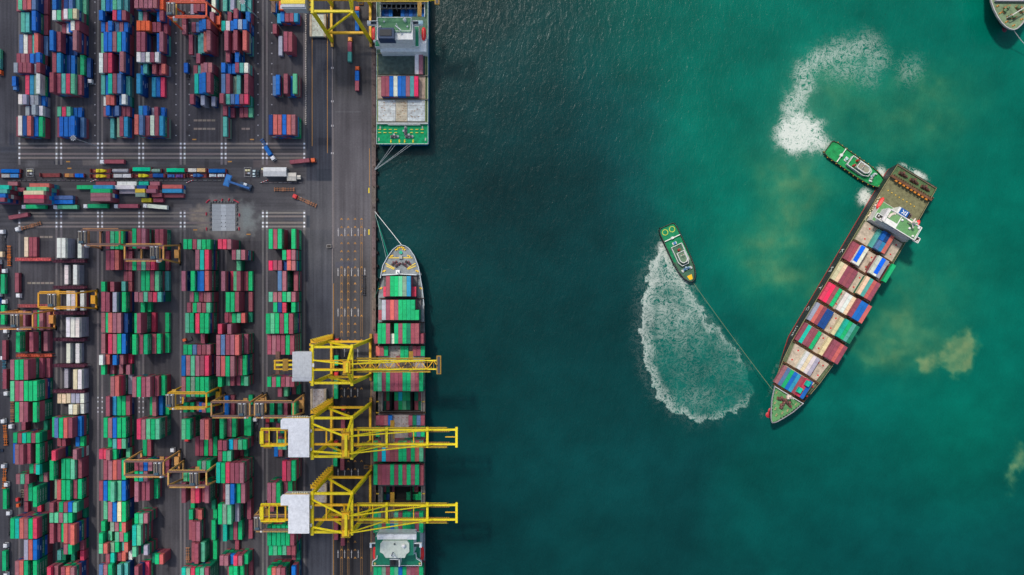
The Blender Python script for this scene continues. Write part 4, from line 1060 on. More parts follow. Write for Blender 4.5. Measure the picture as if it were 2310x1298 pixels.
for x0, y0, x1, y1 in ((876, 582, 930, 582), (869, 594, 890, 606), (871, 600, 888, 608), (937, 594, 918, 606), (938, 600, 919, 608)):
    mb = MB(); a = W(x0, y0, zf); b = W(x1, y1, zf); mb.beam((a[0], a[1], zf-.75), (b[0], b[1], zf-.75), .55, .2, A(220, 184, 60)); P('chain_cover', mb)
for x, y, an in ((897, 598, .6), (912, 598, -.6), (889, 594, .6), (920, 593, -.6)):
    mb = MB(); p = W(x, y, zf); winch(mb, p[0], p[1], zf-.9, an, A(108, 60, 66), A(60, 52, 54), .95); P('windlass', mb)
for x, y in ((899, 559), (908, 559), (883, 578), (922, 578), (866, 612), (941, 612), (857, 651), (949, 651), (895, 563), (911, 563)):
    mb = MB(); p = W(x, y, zf); bitt(mb, p[0], p[1], (zf-.9) if y < 620 else z2, .4 if x < 905 else -.4, A(226, 178, 40), 1.2); P('bitt', mb)
mb = MB(); p = W(896, 614, 12); mb.beam((p[0], p[1], zf-.9), (p[0], p[1], 15), .6, .6, WHT); mb.box(p[0]-1.2, p[0]+1.2, p[1]-1, p[1]+1.2, zf-.9, 10, A(226, 228, 230)); P('foremast', mb)
mb = MB(); p = W(904, 582, zf); mb.box(p[0]-1, p[0]+1, p[1]-.6, p[1]+1.4, zf-.9, zf+.6, A(150, 150, 140)); P('locker', mb)
for (ya, yb, x0, x1) in ((622, 671, 866, 941), (676, 726, 861, 950), (729, 778, 857, 956), (780.5, 833, 856, 957), (836, 883.5, 856, 957), (936, 990, 856, 957), (998, 1045, 856, 957), (1049, 1097, 856, 957), (1148, 1203, 856, 957), (1283, 1340, 856, 957)):
    mb = MB(); prect(mb, x0, x1, ya, yb, z2, 7.9, A(150, 142, 140) if ya in (780.5, 936) else A(92, 90, 90))
    if ya in (780.5, 936):
        for k in range(14):
            xx = 880+k % 5*9+random.uniform(-2, 2); yy = ya+6+k//5*14; mb.rect(W(xx, 0, 8)[0], W(xx+2.6, 0, 8)[0], W(0, yy+1.8, 8)[1], W(0, yy, 8)[1], 7.91, A(122, 66, 60))
        for k in range(1, 4): mb.rect(W(856+k*25, 0, 8)[0], W(856.6+k*25, 0, 8)[0], W(0, yb, 8)[1], W(0, ya, 8)[1], 7.92, A(100, 94, 92))
    P('hatch_cover', mb, M_RUST)
for ya, yb in ((884, 929), (1097, 1135)):
    mb = MB(); pflat(mb, 861, 951, ya, yb, -1.2, A(32, 34, 36))
    for x in (861, 950): prect(mb, x, x+1.2, ya, yb, -1.2, z2+1.6, A(142, 138, 130))
    for y in (ya, yb): prect(mb, 861, 951, y-.8, y+.8, -1.2, z2+1.6, A(70, 66, 64))
    for x in (878.5, 881, 926, 928.5): prect(mb, x, x+.6, ya, yb, -1.2, z2+.4, A(50, 50, 52))
    P('open_hold', mb, M_RUST)
mb = MB()
for y in (672.5, 727, 779, 834.5, 932, 991.5, 1046.5, 1146): mb = MB(); prect(mb, 855, 957.5, y, y+1.6, z2, 9.4, A(58, 44, 40)); P('lashing_bridge', mb, M_RUST)
for x, y in ((851.5, 907), (954.5, 907), (851, 932), (956, 932), (851, 1115), (955, 1115), (857, 776)):
    mb = MB(); p = W(x, y, 7); bitt(mb, p[0], p[1], z2, 0, A(196, 160, 56), .9); P('bitt', mb)
# ship's bridge
mb = MB(); g0 = [G(859, 1235)[:2], G(956, 1235)[:2], G(956, 1178)[:2], G(859, 1178)[:2]]; mb.prism(g0, z2, 20, A(196, 204, 206), A(16, 118, 88)); P('accommodation_block', mb)
mb = MB(); g1 = [G(868, 1212)[:2], G(948, 1212)[:2], G(948, 1173)[:2], G(868, 1173)[:2]]; mb.prism(g1, z2, 33.5, A(200, 206, 210), A(16, 112, 86)); tower = P('bridge_tower', mb)
mb = MB(); pts = [W(x, y, 35) for x, y in ((858, 1227), (863, 1221), (918, 1221), (923, 1227), (923, 1246), (917, 1250), (913, 1259), (870, 1259), (864, 1250), (857, 1246))]; mb.prism([p[:2] for p in pts][::-1], 33.5, 35, A(206, 210, 200), A(188, 196, 184)); sub(tower, s2, 'roof', mb)
mb = MB(); prect(mb, 851, 939, 1207, 1217.5, 31.5, 33.6, A(214, 220, 224)); prect(mb, 851, 939, 1205, 1207, 30, 33.2, A(180, 188, 192))
for k in range(14): pass
sub(tower, s2, 'front_screen', mb)
for s in (0, 1):
    mb = MB(); xs = (834, 858) if s == 0 else (923, 951)
    prect(mb, xs[0], xs[1], 1228, 1234, 30.6, 31, A(30, 52, 56)); prect(mb, xs[0], xs[1], 1226, 1227.4, 30.6, 32.6, A(216, 222, 224)); prect(mb, *(((834, 838) if s == 0 else (946, 951))), 1227, 1236, 30.6, 32.8, A(190, 200, 206)); P('bridge_wing', mb)
mb = MB(); pts = [W(x, y, 24) for x, y in ((839, 1277), (840, 1268), (850, 1261), (851, 1250), (938, 1250), (939, 1261), (950, 1268), (951, 1277))]; mb.prism([p[:2] for p in pts], 21, 22.5, A(200, 208, 210), A(10, 112, 84)); rail(mb, [p[:2] for p in pts]+[pts[0][:2]], 22.5, WHT, .14, 1.0, 4)
for x, y in ((846, 1272), (947, 1272)): p = W(x, y, 23); mb.ball((p[0], p[1], 23), .8, A(196, 180, 110))
P('boat_deck', mb)
mb = MB(); prect(mb, 879, 901, 1263, 1278, 18, 31, A(40, 50, 54)); prect(mb, 882, 890, 1266, 1275, 31, 32.5, A(24, 24, 26)); prect(mb, 879, 901, 1262, 1263.4, 18, 32, WHT); prect(mb, 899.5, 901.4, 1262, 1279, 18, 32, WHT); P('funnel', mb)
mb = MB(); a = W(879, 1256, 38); b = W(885, 1250, 38); c_ = W(892, 1258, 38); mb.beam(a, b, .7, .5, WHT); mb.beam(b, c_, .7, .5, WHT); mb.beam((b[0], b[1], 35), (b[0], b[1], 41), .4, .4, A(60, 70, 90)); p = W(910, 1233, 37); mb.ball((p[0], p[1], 36.4), 1.2, A(236, 238, 240)); p = W(889, 1230, 37); mb.ball((p[0], p[1], 35.4), .6, A(80, 90, 90)); sub(tower, s2, 'mast', mb)
for x in (846, 952):
    mb = MB(); boat_shape(mb, W(x, 1249, 15), 8.6, 2.8, 2.8, math.pi/2, RED, A(210, 60, 56)); P('lifeboat', mb)
SH2 = 'berthed ship'
def xb2(j): return 854.4+8.99*j+4.45
def ship_row(nm, y0, y1, t, cells, zb=7.95, L=12.19):
    zt_ = zb+t*TH; y = W(0, (y0+y1)/2, zt_)[1]; n = 0
    for j, c in enumerate(cells):
        if c == '.': continue
        n += 1; tt = t
        stackup(G(xb2(j), 0)[0], y, zb, L, math.pi/2, c, tt, '', 'rrrGGGg', f"{ORD[n]} from left {nm}, {SH2}", 0, GSH)
SR = [('in first row behind the bow', 623, 669, 4, '...rggmek...', 0), ('beside first row behind the bow', 647, 669, 2, '..R......R..', 1),
      ('in second row behind the bow', 677, 722, 4, '..srorggg...', 0), ('low at far side of second row', 700, 722, 4, '.........gg.', 1), ('low at near side of second row', 700, 722, 3, '.r..........', 1), ('at upper end of second row', 677, 699, 4, '.........g..', 1),
      ('in third row behind the bow', 730, 775.5, 4, '.ggr.grgGrr.', 0), ('low in third row behind the bow', 753, 775.5, 3, 'r...w......r', 1),
      ('on the rusty hatch by the upper crane', 781, 803.5, 1, 'org...gg.rrg', 1), ('under the boom of the upper crane', 804, 826, 1, '.....rgg....', 1),
      ('in row below the upper crane', 838, 882.5, 4, 'gmrgrrrggprg', 0), ('on hatch below the open hold', 937, 961, 1, 'rrpb....rGdr', 1), ('on hatch under the middle crane boom', 963, 986, 1, 'grgg....rgdg', 1),
      ('in row below the middle crane', 996, 1041.5, 4, 'grKrrrggrgom', 0), ('in row before the lowest crane', 1048, 1095, 4, 'grrrgrgrgrg.', 0), ('low beside that row', 1050, 1095, 3, '...........r', 0),
      ('in row under the lowest crane boom', 1157, 1202, 4, 'gmrgbmrggGrg', 0), ('in row behind the bridge', 1280, 1325, 4, 'ggergmbgprrg', 0)]
for nm, y0, y1, t, cells, sh in SR:
    ship_row(nm, y0, y1, t, cells, 7.95, 6.06 if sh else 12.19)
for nm, y0, y1, cells, zb in (('in upper line of the upper open hold', 884.5, 903, '.rg.gKgg.Gr.', -1), ('in lower line of the upper open hold', 905, 926, '.Gr.rgmG.rG.', -1), ('in upper line of lower open hold', 1098, 1110, '.rGr....gr..', -1), ('in lower line of lower open hold', 1112, 1131, '.GnG...Gggg.', -1)):
    ship_row(nm, y0, y1, 1, cells, zb, 6.06)

GRN3, WHT, RED = A3(28, 150, 84), A3(214, 216, 214), A3(226, 48, 48)
# --- dark hulled ship being turned by the tugs ---
so_ = Vector(W(2068, 395, 7)); sb_ = Vector(W(1733, 952, 9)); so_.z = sb_.z = 0
ua = (sb_-so_).normalized(); uv_ = Vector((-ua.y, ua.x, 0)); CV = 1.2
def U(u, v, z=0.0): p = so_+ua*u+uv_*(v+.4+.011*u); return (p.x, p.y, z)
UANG = math.atan2(ua.y, ua.x)
def ubox(mb, u0, u1, v0, v1, z0, z1, col):
    q = [U(u0, v0), U(u1, v0), U(u1, v1), U(u0, v1)]; mb.hexa([(p[0], p[1], z0) for p in q], [(p[0], p[1], z1) for p in q], col)
def uflat(mb, pts, z, col): mb.flat([U(u, v)[:2] for u, v in pts], z, col)
s3 = thing('container_ship', 'dark hulled container ship with green bow deck being turned by two tugs', 'ship', U(88, 0, -3))
P = lambda nm, mb, m=None: part(s3, nm, mb, m)
zd, zb3 = 6.6, 9.4
B = 14.75
half_out = [(0.4, 14.2, zd+1.2), (3, 14.5, zd+1), (20, B, zd), (60, B, zd), (125, B, zd), (140, 13.6, zd+.4), (150, 12.0, zd+1.2), (158, 10.2, zb3), (165, 7.6, zb3), (171, 4.6, zb3), (175.5, 2.0, zb3+.4), (177.5, 0, zb3+.6)]
outl = [U(u, -v, z) for u, v, z in half_out]+[U(u, v, z) for u, v, z in half_out[-2::-1]]
lows = [U(2+u*.985 if u < 150 else 150+(u-150)*.86, -v*(.985 if u < 130 else max(.25, .985-(u-130)*.018)), -3.9) for u, v, z in half_out]+[U(2+u*.985 if u < 150 else 150+(u-150)*.86, v*(.985 if u < 130 else max(.25, .985-(u-130)*.018)), -3.9) for u, v, z in half_out[-2::-1]]
def mixo(t, zz=None): return [tuple(a[i]*(1-t)+b[i]*t if i < 2 or zz is None else zz for i in range(3)) for a, b in zip(lows, outl)]
mb = MB(); m1 = mixo(.2, -1.9); mb.loft(lows, m1, A3(206, 36, 44)); mb.loft(m1, outl, A3(46, 44, 48))
for k in range(len(outl)-1):
    a, b = outl[k], outl[k+1]
n_ = len(outl); mb.add([outl[0], outl[-1], lows[-1], lows[0]], [(0, 1, 2, 3)], A3(60, 56, 58)); P('hull', mb)
mb = MB(); mb.ball(U(174, 0, -4.2), 2.6, A3(176, 30, 44), 10, 7, (1, 1, .7)); mb.ball(U(171, 0, -4.2), 2.6, A3(176, 30, 44), 10, 7, (1, 1, .7)); P('bulbous_bow', mb)
dkc = A3(104, 122, 84)
mb = MB(); uflat(mb, [(28, -B+.2), (128, -B+.2), (140, -13.4), (150, -11.8), (157, -10.2), (157, 10.2), (150, 11.8), (140, 13.4), (128, B-.2), (28, B-.2)], zd-.05, A3(96, 108, 78)); uflat(mb, [(8.2, -B+.4), (28, -B+.2), (28, B-.2), (8.2, B-.4)], zd-.04, A3(118, 116, 84)); uflat(mb, [(.6, -13.9), (8.2, -14.4), (8.2, 14.4), (.6, 13.9)], zd-.03, A3(84, 108, 70)); P('deck', mb, M_RUST)
mb = MB(); uflat(mb, [(157.6, -10), (165, -7.3), (171, -4.4), (175.3, -1.8), (177, 0), (175.3, 1.8), (171, 4.4), (165, 7.3), (157.6, 10)], zb3-1.0, A3(92, 146, 92)); P('forecastle_deck', mb, M_RUST)
mb = MB()
for s in (-1, 1):
    pts = [U(u, s*v, 0) for u, v in ((157, 10.3), (165, 7.6), (171, 4.6), (175.5, 2.0), (177.5, 0))]
    for a, b in zip(pts, pts[1:]): mb.beam((a[0], a[1], zb3-.3), (b[0], b[1], zb3-.3), .4, 1.3, A3(150, 148, 150))
    for k in range(9):
        u = 158.5+k*1.7; v = s*(9.6-k*.66-(k > 5)*(k-5)*.35); p = U(u, v, zb3); mb.obox(p[0], p[1], .7, .5, zb3-1, zb3+.2, UANG, A3(40, 40, 44))
a = U(157.5, -10); b = U(157.5, 10.2); mb.beam((a[0], a[1], zb3-.2), (b[0], b[1], zb3-.2), .4, 2.0, A3(200, 200, 196)); P('bulwark', mb)
for u, v, an, s in ((162, -2.6, .3, 1.3), (162.2, 2.4, -.3, 1.3), (165, 0, 1.57, 1.2)):
    mb = MB(); p = U(u, v); winch(mb, p[0], p[1], zb3-1, UANG+an+1.57, A3(126, 84, 70), A3(88, 60, 54), s); P('windlass', mb)
for u, v in ((169, -2.5), (169, 2.5), (172, 0), (160, -7), (160, 7), (166, 4.5), (166, -4.5)):
    mb = MB(); p = U(u, v); bitt(mb, p[0], p[1], zb3-1, UANG, A3(160, 150, 110)); P('bitt', mb)
mb = MB(); p = U(158.6, .3); mb.box(p[0]-1.2, p[0]+1.2, p[1]-1.2, p[1]+1.2, zb3-1, zb3+1.6, A3(214, 196, 180)); mb.beam((p[0], p[1], zb3), (p[0], p[1], zb3+9), .5, .5, A3(214, 200, 186)); P('foremast', mb)
# rails, hatches, walkways between the bays
mb = MB()
for s in (-1, 1): rail(mb, [U(u, s*v)[:2] for u, v in ((1, 14), (20, B-.15), (128, B-.15), (140, 13.5), (150, 11.9))], zd, A3(150, 140, 100), .1, 1.1, 5)
P('rail', mb)
HB = A3(186, 170, 150)
for k in range(8):
    u0 = 41.5+14.5*k; wv = 13.2 if k < 6 else (12.2 if k == 6 else 10.4)
    mb = MB()
    if k < 6: ubox(mb, u0-.3, u0+12.5, -wv, wv, zd, 8.0, HB)
    else:
        q = [U(u0-.3, -wv), U(u0+12.5, -wv+1.6), U(u0+12.5, wv-1.6), U(u0-.3, wv)]; mb.hexa([(p[0], p[1], zd) for p in q], [(p[0], p[1], 8.0) for p in q], HB)
    for v in (-8.6, -3.4, 1.2, 5.8, 10): 
        for u in (u0+2.4, u0+9.2): p = U(u, v+random.uniform(-.6, .6)); mb.obox(p[0], p[1], .9, .9, 8.01, 8.1, UANG+.6, A3(200, 40, 44))
    P('hatch_cover', mb, M_RUST)
    mb = MB(); ubox(mb, u0+12.75, u0+13.95, -wv-.6, wv+.6, zd, 8.3, A3(84, 62, 46))
    for v in range(-12, 13, 3):
        if abs(v) < wv: p = U(u0+13.3, v); mb.beam((p[0], p[1], 8.3), (p[0], p[1], 9.8), .2, .2, A3(150, 104, 60))
    a = U(u0+12.9, -wv); b = U(u0+12.9, wv); mb.beam((a[0], a[1], 9.4), (b[0], b[1], 9.4), .16, .16, A3(140, 96, 60)); P('lashing_bridge', mb, M_RUST)
# stern mooring deck, lashing gantry
mb = MB(); ubox(mb, 8.6, 10.2, -14.6, 14.4, 8.6, 10.0, A3(112, 78, 58))
for v in (-14, -7, 0, 7, 13.8): ubox(mb, 9, 9.8, v-.4, v+.4, zd, 8.6, A3(100, 70, 54))
for k in range(9): ubox(mb, 10.2, 11.2, -11+k*2.7, -9.6+k*2.7, 8.9, 9.8, A3(206, 130, 50))
for k in range(18): ubox(mb, 8.0, 8.5, -13.5+k*1.6, -12.9+k*1.6, 9.6, 11.2, A3(112, 84, 66))
P('stern_gantry', mb, M_RUST)
mb = MB(); ubox(mb, .2, 1.2, -14.2, 14.4, zd, 7.4, A3(104, 96, 80)); P('stern_bulwark', mb, M_RUST)
for v in (-8, 0, 8):
    mb = MB(); p = U(4.4, v); winch(mb, p[0], p[1], zd, UANG+1.57, A3(110, 72, 56), A3(74, 50, 42), 1.3); P('winch', mb)
mb = MB()
for k in range(8): ubox(mb, 17.0, 17.7, -11+k*2.7, -10.3+k*2.7, zd, zd+.4, A3(206, 170, 70))
P('lashing_socket', mb)
# superstructure
AW = A3(224, 222, 216); AG = A3(96, 148, 92)
mb = MB(); ubox(mb, 27, 40.2, -12.6, 13, zd, 13.5, A3(206, 200, 194)); uflat(mb, [(27.2, -12.4), (40, -12.4), (40, 12.8), (27.2, 12.8)], 13.52, AG); P('accommodation_block', mb)
mb = MB(); ubox(mb, 31.5, 40.0, -10.5, 11.5, 13.5, 22.5, A3(204, 200, 202)); tower = P('bridge_tower', mb)
mb = MB(); ubox(mb, 32, 40.6, -9.4, 12, 22.5, 23, AW); uflat(mb, [(32.4, -1), (40.2, -1), (40.2, 11.6), (32.4, 11.6)], 23.02, AG); uflat(mb, [(32.4, -9), (37.4, -9), (37.4, -1.6), (32.4, -1.6)], 23.02, A3(110, 154, 100))
rail(mb, [U(u, v)[:2] for u, v in ((32, -9.4), (40.6, -9.4), (40.6, 12), (32, 12), (32, -9.4))], 23, AW, .16, 1.0, 3); sub(tower, s3, 'roof', mb)
mb = MB(); ubox(mb, 40.02, 40.12, -9.8, 11, 20.2, 21.4, A3(46, 52, 58)); sub(tower, s3, 'window_band', mb, M_GLASS)
for s, va, vb in ((-1, -14.4, -9.6), (1, 12.2, 15.4)):
    mb = MB(); ubox(mb, 37.4, 40.4, va, vb, 20.4, 20.8, A3(58, 52, 46)); ubox(mb, 40.2, 40.6, va, vb, 20.8, 22, AW); ubox(mb, 37.2, 37.5, va, vb, 20.8, 22, AW); e = va if s < 0 else vb; ubox(mb, 37.4, 40.4, e-.2, e+.2, 20.8, 22, AW)
    for q in (0, 1): p = U(38.4+q, (va+vb)/2-.8+q*1.6); mb.obox(p[0], p[1], .9, .6, 20.8, 21.6, UANG, A3(220, 220, 214))
    P('bridge_wing', mb)
mb = MB(); ubox(mb, 27.5, 31.2, -4, 1.6, 13.5, 22.8, A3(12, 84, 156)); ubox(mb, 27.5, 31.2, -5.2, -4, 13.5, 22.4, AW); ubox(mb, 27.3, 31.0, 1.6, 4.2, 13.5, 21.5, A3(104, 88, 78))
for a, b in (((28.2, -2.6), (30.6, -.6)), ((30.4, -2.6), (28.4, -.4)), ((28.0, .4), (30.8, .2))): mb.beam(U(*a, 22.9), U(*b, 22.9), .5, .1, A3(230, 232, 234))
for k in range(5): p = U(28+k*.6, 2.2+(k % 2)*.9, 22); mb.tube((p[0], p[1], 21.5), (p[0], p[1], 22.8), .28, A3(60, 50, 46), 7)
P('funnel', mb)
mb = MB(); p = U(33.4, 4.4); mb.beam((p[0], p[1], 23), (p[0], p[1], 31), .8, .8, A3(216, 200, 184))
for d in ((3, 1), (-2, 2), (1, -3), (2.4, 2.6)): mb.beam((p[0], p[1], 27), (p[0]+d[0], p[1]+d[1], 26), .8, .3, A3(222, 208, 194))
for u, v in ((34, -.2), (36, 6), (39, 10), (33, 10.6)): q = U(u, v); mb.ball((q[0], q[1], 23.6), .8, AW)
sub(tower, s3, 'mast', mb)
mb = MB(); pts = [U(37 - 4.2*math.cos(t), -5.4-2.6*math.sin(t), 23.3) for t in [k*.26 for k in range(7)]]
for a, b in zip(pts, pts[1:]): mb.beam(a, b, 1.3, .5, A3(220, 208, 192))
P('provision_crane', mb)
mb = MB(); boat_shape(mb, U(28.5, -12.9, 12.6), 8.2, 2.8, 2.6, UANG, RED, A3(230, 100, 90)); P('lifeboat', mb)
mb = MB(); boat_shape(mb, U(28.5, 13.4, 11.6), 8.2, 2.8, 2.6, UANG, RED, A3(230, 100, 90)); P('lifeboat', mb)
mb = MB()
for k in range(16):
    u = 24+k*1.1; p = U(u, -13.6+random.uniform(-.4, .6)); mb.obox(p[0], p[1], random.uniform(.4, 1.2), random.uniform(.4, .9), zd, zd+random.uniform(.6, 1.6), UANG, vary(A3(206, 190, 160), .2))
P('deck_locker', mb)
# name painted along the side that faces the open water
mb = MB()
for txt, u, sz in (('K', 63, 5.2), ('M', 76.2, 5.2), ('T', 89.6, 5.2), ('C', 104.5, 5.2), ('LINE', 121, 3.0)):
    vs_, fs = word(txt, sz)
    def hp(uu, zz):      # a point on the ship's side at this height
        t = (zz+1.9)/(zd+1.9); vlo = -B*.985*.8-B*.2; vv = vlo+( -B-vlo)*t-.1; return U(uu, vv, zz)
    sp_ = 1.0 if len(txt) == 1 else 1.25
    mb.add([hp(u+a*sp_, 2.3+b*1.2) for a, b, _ in vs_], fs, A3(232, 232, 228))
P('hull_lettering', mb)
SH3 = 'ship between tugs'
T3 = [('....tdbo....', 'first'), ('rrww...wws.g', 'second'), ('iirrr..itor.', 'third'), ('RXrg.wwirbbo', 'fourth'), ('sornn..iTgtG', 'fifth'), ('rTrrg..irror', 'sixth'), ('....wiws....', 'seventh'), ('.pdgbkrRb...', 'eighth')]
TIER = [{4: 1, 5: 2, 6: 2, 7: 2}, {0: 1, 1: 1, 2: 2, 3: 2, 7: 2, 8: 2, 9: 2, 10: 1}, {0: 1, 1: 1}, {5: 1, 6: 1, 7: 1}, {0: 1, 7: 1}, {0: 1, 7: 1}, {4: 1, 5: 1, 6: 1, 7: 1}, {1: 1}]
for k, (cells, od) in enumerate(T3):
    n = 0; u0 = 41.8+14.5*k+6.1
    for j, c in enumerate(cells):
        if c == '.': continue
        n += 1; t = TIER[k].get(j, 2 if j >= 7 else 1); v = -13.42+2.44*j
        p = U(u0, v)
        where = f"{ORD[n]} across in {od} row from the bridge, {SH3}"
        if k == 0 and j in (5, 6):
            for e_, cc in ((-3.1, 'b' if j == 5 else 'n'), (3.1, 'd' if j == 5 else 'k')):
                q = U(u0+e_, v); 
                cont(q[0], q[1], 8.02, 6.06, UANG, 'n', where, False, group=GSH); cont(q[0], q[1], 8.02+TH, 6.06, UANG, cc, f"{'half length nearest' if e_ < 0 else 'half length away from'} the bridge, {'starboard' if j == 5 else 'port'} pair, {SH3}", True, True, True, group=GSH)
            continue
        stackup(p[0], p[1], 8.02, 12.19, UANG, c, t, '', 'rrbGw', where, 0, GSH)
        if c in 'w' and (k, j) in ((1, 2), (1, 8)):
            mb = MB(); q = U(u0-.6, v); zt_ = 8.02+t*TH
            mb.obox(q[0], q[1], 10.6, 2.6, zt_+.02, zt_+.25, UANG, A3(0, 92, 214)); m2 = U(u0-3, v); mb.obox(m2[0], m2[1], 5.2, 2.2, zt_+.26, zt_+.5, UANG+.04, A3(0, 100, 226))
            o = link('tarpaulin', mb.mesh('tarpaulin'), M_CLOTH); tag(o, f"bright blue tarpaulin over cargo, the one {'nearer the lettered side' if j == 2 else 'beside the green container'} of the turned ship", 'tarpaulin')
for u, v, c in ((152, 2.0, 'T'), (146, 4.2, 'T')):
    p = U(u, v); cont(p[0], p[1], 8.02+2*TH, 3.4, UANG, c, f"short one set on top in the bow row, {'nearer' if u > 150 else 'farther from'} the bow, {SH3}", True, True, group=GSH)
mb = MB(); p = U(64, 2.5); mb.obox(p[0], p[1], 6, 2.2, 8.02, 7.9, UANG, A3(110, 78, 66))
for q in (-2, 0, 2): r_ = U(64+q, 2.5); mb.obox(r_[0], r_[1], .3, 2.4, 7.9, 8.2, UANG, A3(150, 116, 96))
o = link('cargo_frame', mb.mesh('cargo_frame'), M_RUST); tag(o, 'brown steel cargo frame lying on the bare hatch of the turned ship', 'frame')

# --- bow of a fourth ship in the corner ---
s4 = thing('container_ship', 'grey green bow of a ship poking in at the upper corner of the water', 'ship', W(2285, 20, -3))
P = lambda nm, mb, m=None: part(s4, nm, mb, m)
bo = [(2234, -60), (2236, 5), (2242, 22), (2250, 38), (2259, 51), (2268, 60), (2277, 65.5), (2286, 67.5), (2294, 65), (2303, 57), (2314, 43), (2326, 20), (2336, -10), (2340, -60), (2340, -420), (2234, -420)]
top = [W(x, y, 11) for x, y in bo]
cx4 = W(2287, 0, 0)
low4 = [(cx4[0]+(x-cx4[0])*.55, y+6 if i < 13 else y, -3.8) for i, (x, y, z) in enumerate(top)]
mb = MB(); mb.loft(low4, top, A3(40, 36, 42)); P('hull', mb)
mb = MB(); q = W(2266, 66, -3); mb.ball((q[0], q[1], -4.2), 2.6, A3(110, 34, 50), 9, 6, (1, 1.3, .6)); P('bulbous_bow', mb)
mb = MB(); mb.flat([(x, y) for x, y, z in top][::1], 10.2, A3(116, 136, 104)); P('deck', mb, M_RUST)
mb = MB()
for a, b in zip(top[:13], top[1:13]): mb.beam((a[0], a[1], 10.8), (b[0], b[1], 10.8), .5, 1.4, A3(180, 174, 172))
P('bulwark', mb)
for x, y, an in ((2268, 22, .8), (2298, 22, -.8), (2280, 40, 0)):
    mb = MB(); p = W(x, y, 10.2); winch(mb, p[0], p[1], 10.2, an, A3(150, 110, 70), A3(90, 120, 80), 1.3); P('windlass', mb)
for x, y in ((2250, 14), (2256, 30), (2270, 50), (2286, 58), (2304, 44), (2314, 20)):
    mb = MB(); p = W(x, y, 10.2); bitt(mb, p[0], p[1], 10.2, .5, A3(196, 140, 70)); P('bitt', mb)
mb = MB(); a = W(2284, 34, 16); b = W(2320, 12, 16); mb.beam(a, b, .5, .4, A3(200, 196, 188)); mb.beam((a[0], a[1], 10.2), a, .5, .5, A3(200, 196, 188)); P('derrick', mb)
mb = MB(); a = W(2246, 1.5, 12); b = W(2330, 2, 12); mb.beam((a[0], a[1], 11), (b[0], b[1], 11), .6, 3, A3(176, 170, 176)); P('breakwater', mb)

